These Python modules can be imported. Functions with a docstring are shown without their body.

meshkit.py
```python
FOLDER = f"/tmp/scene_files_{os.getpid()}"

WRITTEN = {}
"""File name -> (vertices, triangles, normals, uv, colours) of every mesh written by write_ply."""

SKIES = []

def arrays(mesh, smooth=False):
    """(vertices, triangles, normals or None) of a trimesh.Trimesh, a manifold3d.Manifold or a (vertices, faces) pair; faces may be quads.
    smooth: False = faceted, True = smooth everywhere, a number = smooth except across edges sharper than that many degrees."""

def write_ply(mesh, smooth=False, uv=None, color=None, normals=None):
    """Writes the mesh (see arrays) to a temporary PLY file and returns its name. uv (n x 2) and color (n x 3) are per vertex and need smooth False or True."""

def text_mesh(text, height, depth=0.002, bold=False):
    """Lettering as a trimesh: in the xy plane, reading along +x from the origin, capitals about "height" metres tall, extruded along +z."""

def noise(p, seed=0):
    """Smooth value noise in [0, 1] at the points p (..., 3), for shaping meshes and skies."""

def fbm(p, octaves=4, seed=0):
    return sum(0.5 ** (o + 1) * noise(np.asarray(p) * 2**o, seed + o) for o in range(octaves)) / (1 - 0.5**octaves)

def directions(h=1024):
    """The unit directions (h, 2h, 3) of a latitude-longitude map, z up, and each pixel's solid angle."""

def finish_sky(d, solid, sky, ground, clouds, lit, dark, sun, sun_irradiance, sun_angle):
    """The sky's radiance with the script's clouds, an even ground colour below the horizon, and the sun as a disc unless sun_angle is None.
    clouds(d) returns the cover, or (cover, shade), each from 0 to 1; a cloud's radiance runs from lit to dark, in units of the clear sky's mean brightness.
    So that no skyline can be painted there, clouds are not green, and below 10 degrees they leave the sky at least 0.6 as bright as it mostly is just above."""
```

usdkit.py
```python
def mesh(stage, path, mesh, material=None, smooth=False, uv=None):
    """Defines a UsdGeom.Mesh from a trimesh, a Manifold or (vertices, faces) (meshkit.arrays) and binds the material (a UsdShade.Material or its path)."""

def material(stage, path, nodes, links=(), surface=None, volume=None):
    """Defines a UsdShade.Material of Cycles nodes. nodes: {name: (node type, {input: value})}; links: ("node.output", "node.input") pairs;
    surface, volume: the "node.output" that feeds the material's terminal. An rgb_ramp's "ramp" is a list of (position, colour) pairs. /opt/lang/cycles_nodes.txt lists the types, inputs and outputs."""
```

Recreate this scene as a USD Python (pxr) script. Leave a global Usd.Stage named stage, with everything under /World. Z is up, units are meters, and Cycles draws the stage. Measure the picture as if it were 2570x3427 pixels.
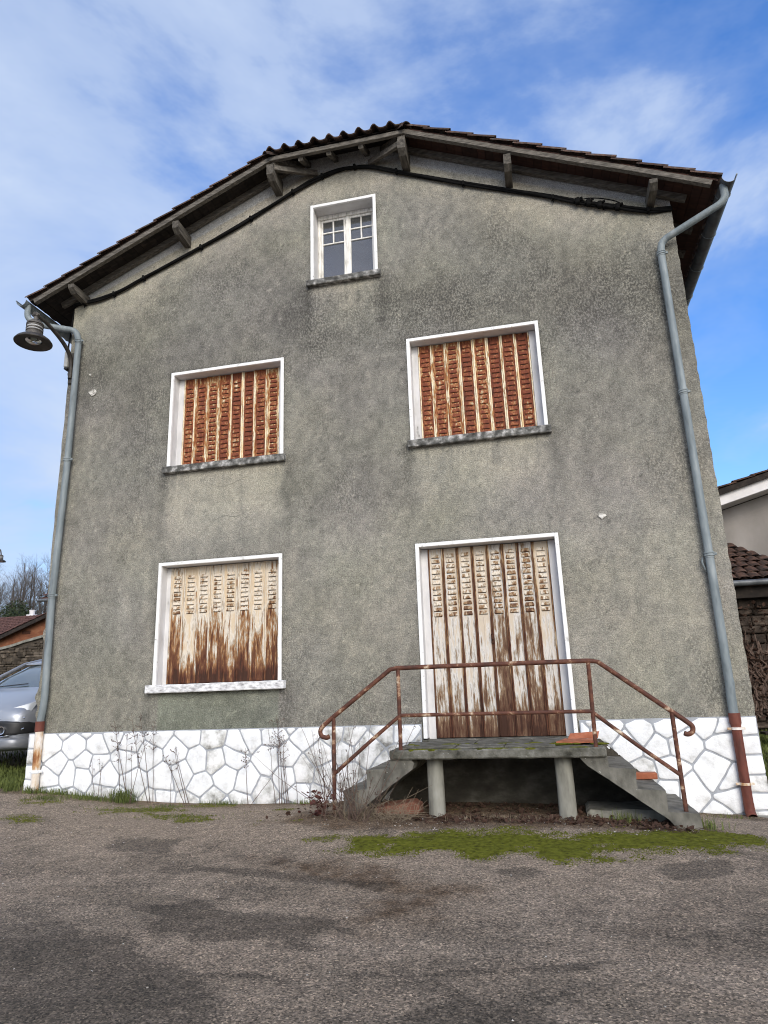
import math, random
import numpy as np
import trimesh
from scipy.interpolate import RegularGridInterpolator
from scipy.ndimage import gaussian_filter
from scipy.spatial import Voronoi
from shapely.geometry import Polygon, box as sbox, LineString
from pxr import Usd, UsdGeom, UsdLux, UsdShade, Sdf, Gf, Vt
import usdkit, meshkit

random.seed(7)
rng = np.random.default_rng(7)
stage = Usd.Stage.CreateInMemory()
UsdGeom.SetStageUpAxis(stage, 'Z')
UsdGeom.SetStageMetersPerUnit(stage, 1.0)
UsdGeom.Xform.Define(stage, '/World')
UsdGeom.Scope.Define(stage, '/World/Looks')
CZ = 1.35            # eye level above the reference ground; shapes below are written with z = 0 at eye level

# ------------------------------------------------------------------ camera, sky, sun, exposure
YAW, PITCH, ROLL = np.radians([-12.36858, 15.09973, -1.92199])
EXPOSURE = 1.06
FOCAL = 36 * 2284.62 / 2570
SUN_EL, SUN_AZ = math.radians(27), math.radians(160)      # azimuth measured from +y towards +x
SUN_INT, SUN_ANGLE = 0.30, 40.0
SKY_STRENGTH = 0.085
fw = np.array([np.sin(YAW) * np.cos(PITCH), np.cos(YAW) * np.cos(PITCH), np.sin(PITCH)])
r0 = np.array([np.cos(YAW), -np.sin(YAW), 0])
u0 = np.cross(r0, fw)
right = r0 * np.cos(ROLL) + u0 * np.sin(ROLL)
up = -r0 * np.sin(ROLL) + u0 * np.cos(ROLL)
cam = UsdGeom.Camera.Define(stage, '/World/camera')
cam.AddTransformOp().Set(Gf.Matrix4d(*[float(x) for x in (*right, 0, *up, 0, *(-fw), 0, 0, -8.4, CZ, 1)]))
cam.CreateHorizontalApertureAttr(36.0)
cam.CreateVerticalApertureAttr(48.0)
cam.CreateFocalLengthAttr(FOCAL)
cam.CreateFStopAttr(0.0)
cam.CreateExposureAttr(EXPOSURE)
cam.CreateClippingRangeAttr(Gf.Vec2f(0.05, 5000))

def M(name, nodes, links, surface='p.BSDF'):
    return usdkit.material(stage, '/World/Looks/' + name, nodes, links, surface=surface)

sky_mat = M('sky_look', {
    'sky': ('sky_texture', {'sky_type': 'single_scattering', 'sun_disc': False, 'sun_elevation': SUN_EL, 'sun_rotation': SUN_AZ, 'air_density': 1.1, 'aerosol_density': 3.0, 'ozone_density': 2.5}),
    'hs': ('hsv', {'hue': 0.512, 'saturation': 1.36, 'value': 1.70, 'fac': 1.0}),
    'tc': ('texture_coordinate', {}),
    'sx': ('separate_xyz', {}),
    'zz': ('math', {'math_type': 'add', 'value2': 0.35}),
    'zi': ('math', {'math_type': 'divide', 'value1': 1.0}),
    'sc': ('vector_math', {'math_type': 'scale'}),
    'mp': ('mapping', {'location': (5.2, 3.3, 1.0), 'scale': (1.0, 1.0, 0.4)}),
    'n1': ('noise_texture', {'scale': 2.1, 'detail': 9.0, 'roughness': 0.56, 'distortion': 0.35}),
    'n2': ('noise_texture', {'scale': 0.55, 'detail': 3.0, 'roughness': 0.5}),
    'ad': ('math', {'math_type': 'multiply_add', 'value2': 0.75, 'value3': -0.250}),
    'lx': ('math', {'math_type': 'multiply_add', 'value2': -0.09, 'value3': 0.0}),
    'a2': ('math', {'math_type': 'add'}), 'ly': ('math', {'math_type': 'multiply_add', 'value2': -0.10, 'value3': 0.0}),
    'r': ('rgb_ramp', {'ramp': [(0.0, (0.02,) * 3), (0.40, (0.06,) * 3), (0.48, (0.24,) * 3), (0.57, (0.72,) * 3), (0.74, (0.95,) * 3), (1.0, (1.0,) * 3)]}),
    'cl': ('mix', {'mix_type': 'mix', 'color1': (2.0, 2.75, 4.3), 'color2': (4.4, 5.0, 6.0)}),
    'mx': ('mix', {'mix_type': 'mix'}),
    'b': ('background_shader', {'strength': SKY_STRENGTH}),
}, [('sky.color', 'hs.color'), ('tc.generated', 'sx.vector'), ('sx.z', 'zz.value1'), ('zz.value', 'zi.value2'), ('tc.generated', 'sc.vector1'), ('zi.value', 'sc.scale'),
    ('sc.vector', 'mp.vector'), ('mp.vector', 'n1.vector'), ('mp.vector', 'n2.vector'), ('n2.fac', 'ad.value1'), ('n1.fac', 'lx.value3'),
    ('sx.x', 'lx.value1'), ('lx.value', 'a2.value1'), ('ad.value', 'a2.value2'), ('n1.fac', 'cl.fac'),
    ('sx.y', 'ly.value1'), ('a2.value', 'ly.value3'), ('ly.value', 'r.fac'), ('r.color', 'mx.fac'), ('hs.color', 'mx.color1'), ('cl.color', 'mx.color2'), ('mx.color', 'b.color')], surface='b.background')
dome = UsdLux.DomeLight.Define(stage, '/World/sky')
UsdShade.MaterialBindingAPI.Apply(dome.GetPrim()).Bind(sky_mat)
dome.GetPrim().SetCustomDataByKey('kind', 'structure')
dome.GetPrim().SetCustomDataByKey('label', 'blue sky with soft drifting white cloud above the house')
sun = UsdLux.DistantLight.Define(stage, '/World/sun')
sun.CreateIntensityAttr(SUN_INT); sun.CreateAngleAttr(SUN_ANGLE); sun.CreateNormalizeAttr(True); sun.CreateColorAttr(Gf.Vec3f(1.0, 0.965, 0.92))
sd = np.array([math.sin(SUN_AZ) * math.cos(SUN_EL), math.cos(SUN_AZ) * math.cos(SUN_EL), math.sin(SUN_EL)])
sun.AddTransformOp().Set(Gf.Matrix4d().SetRotate(Gf.Rotation(Gf.Vec3d(0, 0, 1), Gf.Vec3d(*map(float, sd)))))

# ------------------------------------------------------------------ naming, tagging
COUNT, BASE = {}, {}
def numbered(parent, name):
    k = parent + '/' + name
    n = COUNT.get(k, 0)
    COUNT[k] = n + 1
    return k if n == 0 else f'{k}_{n:03d}'
def tag(prim, **kw):
    for k, v in kw.items():
        if v: prim.SetCustomDataByKey(k, v)
def thing(name, label, category, base, group=None):
    p = numbered('/World', name)
    x = UsdGeom.Xform.Define(stage, p)
    b = np.array(base, float)
    x.AddTranslateOp().Set(Gf.Vec3d(float(b[0]), float(b[1]), float(b[2] + CZ)))
    BASE[p] = b
    tag(x.GetPrim(), label=label, category=category, group=group)
    return p
def put(name, mesh, mat, parent='/World', smooth=False, **kw):
    """One Mesh prim; parent is a path. Sub-parts lie in the same frame as their thing."""
    p = numbered(parent, name)
    root = '/'.join(p.split('/')[:3])
    b = BASE.get(root, np.array([0, 0, 0.0]))
    if hasattr(mesh, 'vertices'): v, f = np.array(mesh.vertices), np.array(mesh.faces)
    else: v, f = mesh
    v = np.asarray(v, float) - b
    if root not in BASE: v = v + np.array([0, 0, CZ])
    m = usdkit.mesh(stage, p, (v, f), mat, smooth=smooth)
    tag(m.GetPrim(), **kw)
    return p
def colour_attr(path, name, cols):
    UsdGeom.PrimvarsAPI(stage.GetPrimAtPath(path)).CreatePrimvar(name, Sdf.ValueTypeNames.Color3fArray, 'vertex').Set(Vt.Vec3fArray.FromNumpy(np.asarray(cols, np.float32)))

# ------------------------------------------------------------------ shapes
def join(ms):
    vs, fs, n = [], [], 0
    for m in ms:
        v, f = (np.array(m.vertices), np.array(m.faces)) if hasattr(m, 'vertices') else m
        f = np.asarray(f)
        if f.shape[1] == 4: f = np.vstack([f[:, [0, 1, 2]], f[:, [0, 2, 3]]])
        vs.append(v); fs.append(f + n); n += len(v)
    return np.vstack(vs), np.vstack(fs)
def bx(x0, x1, y0, y1, z0, z1):
    v = np.array([(x, y, z) for x in (x0, x1) for y in (y0, y1) for z in (z0, z1)], float)
    f = np.array([(0, 1, 3, 2), (4, 6, 7, 5), (0, 4, 5, 1), (2, 3, 7, 6), (0, 2, 6, 4), (1, 5, 7, 3)])
    return v, np.vstack([f[:, [0, 1, 2]], f[:, [0, 2, 3]]])
def hull(pts):
    h = trimesh.convex.convex_hull(np.asarray(pts, float))
    return np.array(h.vertices), np.array(h.faces)
def cbx(x0, x1, y0, y1, z0, z1, c=.006):
    P = []
    for x, sx in ((x0, 1), (x1, -1)):
        for y, sy in ((y0, 1), (y1, -1)):
            for z, sz in ((z0, 1), (z1, -1)):
                P += [(x + sx * c, y + sy * c, z), (x + sx * c, y, z + sz * c), (x, y + sy * c, z + sz * c)]
    return hull(P)
def beam(a, b, w, h, upv=(0, 0, 1), c=0.0):
    """A square-edged bar from a to b, w wide and h tall, centred."""
    a, b = np.asarray(a, float), np.asarray(b, float)
    t = (b - a) / np.linalg.norm(b - a)
    s = np.cross(t, upv); s /= np.linalg.norm(s)
    n = np.cross(s, t)
    if c:
        P = [q + s * i * (w / 2 - (0 if k else c)) + n * j * (h / 2 - (c if k else 0)) for q in (a, b) for i in (-1, 1) for j in (-1, 1) for k in (0, 1)]
    else:
        P = [q + s * i * w / 2 + n * j * h / 2 for q in (a, b) for i in (-1, 1) for j in (-1, 1)]
    return hull(P)
def tube(points, r, sides=10, caps=True):
    p = np.asarray(points, float)
    r = np.broadcast_to(np.asarray(r, float), (len(p),))
    t = np.gradient(p, axis=0); t /= np.linalg.norm(t, axis=1, keepdims=True) + 1e-12
    a = np.cross(t[0], [0, 0, 1.0] if abs(t[0][2]) < .9 else [1.0, 0, 0]); a /= np.linalg.norm(a)
    A = []
    for k in range(len(p)):
        a = a - t[k] * (a @ t[k]); a /= np.linalg.norm(a); A.append(a)
    A = np.array(A); B = np.cross(t, A)
    ang = np.arange(sides) * 2 * np.pi / sides
    v = p[:, None] + r[:, None, None] * (np.cos(ang)[None, :, None] * A[:, None] + np.sin(ang)[None, :, None] * B[:, None])
    v = v.reshape(-1, 3)
    i, j = np.meshgrid(np.arange(len(p) - 1), np.arange(sides), indexing='ij')
    q = np.stack([i * sides + j, i * sides + (j + 1) % sides, (i + 1) * sides + (j + 1) % sides, (i + 1) * sides + j], -1).reshape(-1, 4)
    f = np.vstack([q[:, [0, 1, 2]], q[:, [0, 2, 3]]])
    if caps:
        n = len(v); v = np.vstack([v, p[0], p[-1]]); o = (len(p) - 1) * sides
        k = np.arange(sides); k2 = (k + 1) % sides
        f = np.vstack([f, np.stack([np.full(sides, n), k2, k], 1), np.stack([np.full(sides, n + 1), o + k, o + k2], 1)])
    return v, f
def smooth_path(pts, n=6):
    """Catmull-Rom through the points."""
    p = np.asarray(pts, float); p = np.vstack([2 * p[0] - p[1], p, 2 * p[-1] - p[-2]])
    out = []
    for k in range(1, len(p) - 2):
        for t in np.linspace(0, 1, n, endpoint=False):
            a, b, c, d = p[k - 1:k + 3]
            out.append(.5 * (2 * b + (c - a) * t + (2 * a - 5 * b + 4 * c - d) * t * t + (3 * b - a - 3 * c + d) * t ** 3))
    out.append(p[-2])
    return np.array(out)
def bend_path(pts, r, n=6):
    """Straight legs joined by rounded corners of about radius r."""
    p = [np.asarray(q, float) for q in pts]; out = [p[0]]
    for a, b, c in zip(p, p[1:], p[2:]):
        u, w = (a - b) / np.linalg.norm(a - b), (c - b) / np.linalg.norm(c - b)
        s, e = b + u * min(r, .45 * np.linalg.norm(a - b)), b + w * min(r, .45 * np.linalg.norm(c - b))
        for t in np.linspace(0, 1, n): out.append((1 - t) ** 2 * s + 2 * t * (1 - t) * b + t * t * e)
    out.append(p[-1])
    return np.array(out)
def lathe(profile, centre, sides=32):
    pr = np.asarray(profile, float); ang = np.arange(sides) * 2 * np.pi / sides
    v = np.stack([pr[:, 0][:, None] * np.cos(ang), pr[:, 0][:, None] * np.sin(ang), np.repeat(pr[:, 1][:, None], sides, 1)], -1).reshape(-1, 3) + np.asarray(centre)
    i, j = np.meshgrid(np.arange(len(pr) - 1), np.arange(sides), indexing='ij')
    q = np.stack([i * sides + j, i * sides + (j + 1) % sides, (i + 1) * sides + (j + 1) % sides, (i + 1) * sides + j], -1).reshape(-1, 4)
    return v, np.vstack([q[:, [0, 1, 2]], q[:, [0, 2, 3]]])
def extrude_xz(poly, y0, y1):
    """A shapely polygon in (x, z) pushed from y0 to y1."""
    m = trimesh.creation.extrude_polygon(poly, y1 - y0, engine='earcut')
    v = np.array(m.vertices); v = np.stack([v[:, 0], v[:, 2] + y0, v[:, 1]], 1)
    return v, np.array(m.faces)[:, ::-1]
def extrude_yz(pts, x0, x1):
    m = trimesh.creation.extrude_polygon(Polygon(pts), x1 - x0, engine='earcut')
    v = np.array(m.vertices); v = np.stack([v[:, 2] + x0, v[:, 0], v[:, 1]], 1)
    return v, np.array(m.faces)
def rough(mesh, amp, scale=6, seed=0, sub=0):
    """Displaces vertices by smooth noise so that nothing is perfectly straight."""
    v, f = mesh
    for _ in range(sub): v, f = trimesh.remesh.subdivide(v, f)
    d = np.stack([meshkit.fbm(v * scale, 3, seed + 11 * k) - .5 for k in range(3)], -1)
    return v + d * 2 * amp, f
def sstep(a, b, x): t = np.clip((x - a) / (b - a), 0, 1); return t * t * (3 - 2 * t)

# ------------------------------------------------------------------ materials
def noisy(name, ramp, scale=(8, 8, 8), detail=6, rough=.8, bump=None, metallic=0.0, spec=.4, rnd=0.0, ramp_rough=.6, distortion=0.0, speck=None):
    """Principled material whose colour is a ramp over stretched noise in world space; optional bump, random tone per object, specks."""
    N = {'g': ('geometry', {}), 'm': ('mapping', {'scale': scale}), 'n': ('noise_texture', {'scale': 1.0, 'detail': float(detail), 'roughness': ramp_rough, 'distortion': distortion}),
         'r': ('rgb_ramp', {'ramp': ramp}), 'p': ('principled_bsdf', {'roughness': rough, 'metallic': metallic, 'specular_ior_level': spec})}
    L = [('g.position', 'm.vector'), ('m.vector', 'n.vector'), ('n.fac', 'r.fac')]
    col = 'r.color'
    if speck:
        sc, lo, hi, c = speck
        N['sn'] = ('noise_texture', {'scale': float(sc), 'detail': 3.0, 'roughness': .6}); N['sr'] = ('rgb_ramp', {'ramp': [(lo, (0, 0, 0)), (hi, (1, 1, 1))]}); N['sm'] = ('mix', {'mix_type': 'mix', 'color2': c})
        L += [('g.position', 'sn.vector'), ('sn.fac', 'sr.fac'), ('sr.color', 'sm.fac'), (col, 'sm.color1')]; col = 'sm.color'
    if rnd:
        N['oi'] = ('object_info', {}); N['rr'] = ('map_range', {'from_min': 0., 'from_max': 1., 'to_min': 1 - rnd, 'to_max': 1 + rnd}); N['hv'] = ('hsv', {'fac': 1.0, 'hue': .5, 'saturation': 1.0})
        L += [('oi.random', 'rr.value'), ('rr.result', 'hv.value'), (col, 'hv.color')]; col = 'hv.color'
    L.append((col, 'p.base_color'))
    if bump:
        s, st, d = bump
        N['bn'] = ('noise_texture', {'scale': float(s), 'detail': 4.0, 'roughness': .65}); N['b'] = ('bump', {'strength': st, 'distance': d})
        L += [('g.position', 'bn.vector'), ('bn.fac', 'b.height'), ('b.normal', 'p.normal')]
    L.append(('p.BSDF', 'x')) if False else None
    return M(name, N, L)

def tinted(name, attr, fine, bumps, rough=.9, cells=None, spec=.25):
    """Colour from a mesh attribute, times fine grain; bumps = list of (scale, strength, distance)."""
    N = {'a': ('attribute', {'attribute': attr}), 'g': ('geometry', {}), 'p': ('principled_bsdf', {'roughness': rough, 'specular_ior_level': spec})}
    L = []
    col = 'a.color'
    for k, (sc, lo, hi, det) in enumerate(fine):
        N[f'n{k}'] = ('noise_texture', {'scale': float(sc), 'detail': float(det), 'roughness': .7}); N[f'r{k}'] = ('rgb_ramp', {'ramp': [(.3, (lo,) * 3), (.7, (hi,) * 3)]}); N[f'm{k}'] = ('mix', {'mix_type': 'multiply', 'fac': 1.0})
        L += [('g.position', f'n{k}.vector'), (f'n{k}.fac', f'r{k}.fac'), (col, f'm{k}.color1'), (f'r{k}.color', f'm{k}.color2')]; col = f'm{k}.color'
    if cells:
        for k, (sc, ramp) in enumerate(cells):
            N[f'v{k}'] = ('voronoi_texture', {'scale': float(sc), 'feature': 'f1'}); N[f'sv{k}'] = ('separate_color', {}); N[f'vr{k}'] = ('rgb_ramp', {'ramp': ramp}); N[f'vm{k}'] = ('mix', {'mix_type': 'multiply', 'fac': 1.0})
            L += [('g.position', f'v{k}.vector'), (f'v{k}.color', f'sv{k}.color'), (f'sv{k}.r', f'vr{k}.fac'), (col, f'vm{k}.color1'), (f'vr{k}.color', f'vm{k}.color2')]; col = f'vm{k}.color'
    L.append((col, 'p.base_color'))
    prev = None
    for k, (sc, st, d) in enumerate(bumps):
        N[f'bn{k}'] = ('noise_texture', {'scale': float(sc), 'detail': 3.0, 'roughness': .6}); N[f'b{k}'] = ('bump', {'strength': st, 'distance': d})
        L += [('g.position', f'bn{k}.vector'), (f'bn{k}.fac', f'b{k}.height')]
        if prev: L.append((f'{prev}.normal', f'b{k}.normal'))
        prev = f'b{k}'
    if prev: L.append((f'{prev}.normal', 'p.normal'))
    return M(name, N, L)

wall_mat = M('weathered_render', {
    'a': ('attribute', {'attribute': 'tint'}), 'gr': ('attribute', {'attribute': 'grime'}), 'g': ('geometry', {}), 'p': ('principled_bsdf', {'roughness': .92, 'specular_ior_level': .2}),
    'n0': ('noise_texture', {'scale': 18., 'detail': 6., 'roughness': .7}), 'r0': ('rgb_ramp', {'ramp': [(.3, (.76,) * 3), (.7, (1.22,) * 3)]}), 'm0': ('mix', {'mix_type': 'multiply', 'fac': 1.0}),
    'n1': ('noise_texture', {'scale': 64., 'detail': 4., 'roughness': .72}), 'r1': ('rgb_ramp', {'ramp': [(.3, (.46,) * 3), (.45, (.86,) * 3), (.55, (1.1,) * 3), (.7, (1.50,) * 3)]}), 'm1': ('mix', {'mix_type': 'multiply', 'fac': 1.0}),
    'mp': ('mapping', {'scale': (40, 40, 27)}), 'n2': ('noise_texture', {'scale': 1., 'detail': 4., 'roughness': .62}), 'r2': ('rgb_ramp', {'ramp': [(.46, (1, 1, 1)), (.56, (0, 0, 0))]}),
    'gs': ('separate_color', {}), 'gm': ('math', {'math_type': 'multiply'}), 'm2': ('mix', {'mix_type': 'mix', 'color2': (.060, .057, .050)}),
    'n3': ('noise_texture', {'scale': 34., 'detail': 2., 'roughness': .5}), 'r3': ('rgb_ramp', {'ramp': [(.735, (0, 0, 0)), (.76, (1, 1, 1))]}), 'm3': ('mix', {'mix_type': 'mix', 'color2': (.40, .37, .30)}),
    'bn0': ('noise_texture', {'scale': 55., 'detail': 3., 'roughness': .6}), 'b0': ('bump', {'strength': .9, 'distance': .016}), 'b1': ('bump', {'strength': .5, 'distance': .008})},
    [('g.position', 'n0.vector'), ('n0.fac', 'r0.fac'), ('a.color', 'm0.color1'), ('r0.color', 'm0.color2'), ('g.position', 'n1.vector'), ('n1.fac', 'r1.fac'), ('m0.color', 'm1.color1'), ('r1.color', 'm1.color2'),
     ('g.position', 'mp.vector'), ('mp.vector', 'n2.vector'), ('n2.fac', 'r2.fac'), ('gr.color', 'gs.color'), ('gs.r', 'gm.value1'), ('r2.color', 'gm.value2'), ('gm.value', 'm2.fac'), ('m1.color', 'm2.color1'),
     ('g.position', 'n3.vector'), ('n3.fac', 'r3.fac'), ('r3.color', 'm3.fac'), ('m2.color', 'm3.color1'), ('m3.color', 'p.base_color'),
     ('g.position', 'bn0.vector'), ('bn0.fac', 'b0.height'), ('n2.fac', 'b1.height'), ('b0.normal', 'b1.normal'), ('b1.normal', 'p.normal')])
ground_mat = M('gravelled_asphalt', {
    'a': ('attribute', {'attribute': 'tint'}), 'w': ('attribute', {'attribute': 'worn'}), 'ws': ('separate_color', {}), 'g': ('geometry', {}), 'p': ('principled_bsdf', {'roughness': .92, 'specular_ior_level': .2}),
    'n0': ('noise_texture', {'scale': 7., 'detail': 6., 'roughness': .7}), 'r0': ('rgb_ramp', {'ramp': [(.3, (.78,) * 3), (.7, (1.20,) * 3)]}), 'm0': ('mix', {'mix_type': 'multiply', 'fac': 1.0}),
    'n1': ('noise_texture', {'scale': 70., 'detail': 4., 'roughness': .7}), 'r1': ('rgb_ramp', {'ramp': [(.3, (.62,) * 3), (.7, (1.40,) * 3)]}), 'm1': ('mix', {'mix_type': 'multiply', 'fac': 1.0}),
    'v': ('voronoi_texture', {'scale': 105., 'feature': 'f1'}), 'vs': ('separate_color', {}), 'vr': ('rgb_ramp', {'ramp': [(0, (.35,) * 3), (.35, (.75,) * 3), (.75, (1.15, 1.12, 1.1)), (.92, (1.55, 1.5, 1.45)), (.985, (1.9, 1.85, 1.75)), (1, (2.6, 2.5, 2.35))]}), 'm2': ('mix', {'mix_type': 'multiply', 'fac': 1.0}),
    'n3': ('noise_texture', {'scale': 24., 'detail': 5., 'roughness': .72}), 'wa': ('math', {'math_type': 'multiply_add', 'value2': 1.5}), 'wb': ('math', {'math_type': 'multiply_add', 'value2': .35}), 'wr': ('rgb_ramp', {'ramp': [(.64, (0, 0, 0)), (.92, (.8, .8, .8))]}), 'wc': ('math', {'math_type': 'subtract', 'value2': .60}),
    'm3': ('mix', {'mix_type': 'multiply', 'color2': (.44, .45, .46)}),
    'b0n': ('noise_texture', {'scale': 45., 'detail': 3., 'roughness': .6}), 'b0': ('bump', {'strength': .8, 'distance': .014}), 'b1n': ('noise_texture', {'scale': 160., 'detail': 3., 'roughness': .6}), 'b1': ('bump', {'strength': .8, 'distance': .008})},
    [('g.position', 'n0.vector'), ('n0.fac', 'r0.fac'), ('a.color', 'm0.color1'), ('r0.color', 'm0.color2'), ('g.position', 'n1.vector'), ('n1.fac', 'r1.fac'), ('m0.color', 'm1.color1'), ('r1.color', 'm1.color2'),
     ('g.position', 'v.vector'), ('v.color', 'vs.color'), ('vs.r', 'vr.fac'), ('m1.color', 'm2.color1'), ('vr.color', 'm2.color2'),
     ('w.color', 'ws.color'), ('g.position', 'n3.vector'), ('n3.fac', 'wa.value1'), ('ws.r', 'wa.value3'), ('vs.g', 'wb.value1'), ('wa.value', 'wb.value3'), ('wb.value', 'wc.value1'), ('wc.value', 'wr.fac'), ('wr.color', 'm3.fac'), ('m2.color', 'm3.color1'), ('m3.color', 'p.base_color'),
     ('g.position', 'b0n.vector'), ('b0n.fac', 'b0.height'), ('g.position', 'b1n.vector'), ('b1n.fac', 'b1.height'), ('b0.normal', 'b1.normal'), ('b1.normal', 'p.normal')])
moss_mat = noisy('moss_green', [(.28, (.040, .042, .010)), (.45, (.105, .112, .014)), (.6, (.155, .165, .020)), (.75, (.19, .19, .035))], (22, 22, 22), 8, .95, (120, 1.0, .02), spec=.1)
white_trim = noisy('white_trim_paint', [(.28, (.46, .45, .42)), (.38, (.74, .74, .72)), (.6, (.84, .84, .83))], (7, 7, 7), 8, .7, (60, .4, .004), speck=(24, .66, .71, (.36, .35, .32)))
reveal_paint = noisy('grey_white_reveal_paint', [(.28, (.22, .21, .20)), (.33, (.50, .49, .48)), (.5, (.60, .59, .585)), (.7, (.66, .655, .65))], (5, 5, 2.2), 8, .75, (60, .25, .003))
peel_wood = noisy('peeling_white_joinery', [(.30, (.16, .13, .10)), (.37, (.52, .50, .45)), (.5, (.74, .72, .67)), (.7, (.80, .79, .75))], (28, 28, 5), 7, .6, (60, .4, .003))
sill_mat = noisy('mouldy_concrete_sill', [(.32, (.035, .034, .03)), (.46, (.10, .098, .09)), (.56, (.22, .215, .20)), (.66, (.50, .49, .47))], (11, 11, 11), 8, .9, (90, .5, .006))
sill_white = noisy('dirty_white_sill', [(.30, (.25, .24, .24)), (.45, (.52, .52, .52)), (.6, (.76, .76, .76))], (13, 13, 30), 8, .85, (90, .4, .004))
stone_white = noisy('white_painted_stone', [(.27, (.50, .50, .485)), (.40, (.69, .70, .70)), (.52, (.785, .80, .81)), (.7, (.85, .86, .87))], (6, 6, 6), 8, .7, (28, .55, .012), rnd=.03)
stone_dirty = noisy('dirty_white_painted_stone', [(.33, (.22, .215, .20)), (.44, (.50, .50, .48)), (.56, (.72, .72, .71)), (.75, (.82, .82, .82))], (7, 7, 7), 9, .8, (28, .6, .012), rnd=.06)
mortar_mat = noisy('grey_blue_joint', [(.3, (.27, .285, .305)), (.7, (.40, .42, .45))], (12, 12, 12), 6, .9, (80, .5, .005))
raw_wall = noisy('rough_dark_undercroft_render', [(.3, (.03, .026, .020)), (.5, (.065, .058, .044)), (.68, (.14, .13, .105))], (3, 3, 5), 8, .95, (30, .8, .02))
concrete = noisy('weathered_concrete', [(.28, (.045, .042, .034)), (.45, (.105, .100, .084)), (.6, (.165, .157, .134)), (.78, (.25, .24, .21))], (7, 7, 4), 9, .92, (70, .5, .006), speck=(33, .70, .72, (.55, .55, .50)))
column_mat = noisy('pale_concrete_column', [(.28, (.09, .086, .072)), (.42, (.18, .175, .148)), (.55, (.24, .235, .20)), (.75, (.32, .315, .28))], (9, 9, 2.4), 8, .9, (70, .35, .004))
slab_mat = noisy('mossy_dark_concrete', [(.30, (.028, .027, .020)), (.45, (.085, .082, .066)), (.6, (.15, .145, .125)), (.8, (.27, .265, .24))], (8, 8, 8), 9, .95, (60, .8, .010), speck=(29, .70, .72, (.55, .55, .50)))
zinc = noisy('zinc_grey', [(.28, (.11, .13, .138)), (.42, (.175, .205, .215)), (.55, (.215, .248, .258)), (.72, (.29, .32, .325))], (11, 11, 2.6), 8, .62, (40, .1, .003), metallic=.1, spec=.35)
zinc_dark = noisy('dark_gutter_zinc', [(.3, (.06, .065, .07)), (.7, (.16, .17, .18))], (6, 6, 6), 6, .5, None, metallic=.3)
rust_pipe = noisy('red_oxide_cast_iron', [(.3, (.055, .018, .012)), (.5, (.125, .034, .022)), (.72, (.19, .065, .040))], (9, 9, 3), 8, .7, (70, .3, .004))
flaky_pipe = noisy('flaking_white_cast_iron', [(.34, (.24, .09, .03)), (.42, (.46, .27, .13)), (.50, (.62, .53, .42)), (.62, (.74, .70, .66))], (9, 9, 3.2), 8, .7, (60, .4, .005))
rust_rail = noisy('rusty_rail_paint', [(.30, (.036, .015, .010)), (.47, (.085, .030, .018)), (.57, (.13, .050, .028)), (.62, (.33, .21, .13)), (.69, (.58, .49, .38))], (8, 8, 11), 9, .72, (110, .55, .004))
wood_old = noisy('grey_weathered_beam', [(.3, (.032, .028, .023)), (.5, (.080, .071, .058)), (.72, (.16, .145, .122))], (28, 4, 28), 7, .9, (60, .5, .004))
wood_rafter = noisy('weathered_rafter', [(.3, (.045, .040, .033)), (.5, (.105, .094, .078)), (.75, (.20, .18, .155))], (9, 40, 40), 7, .9, (60, .45, .004))
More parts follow.
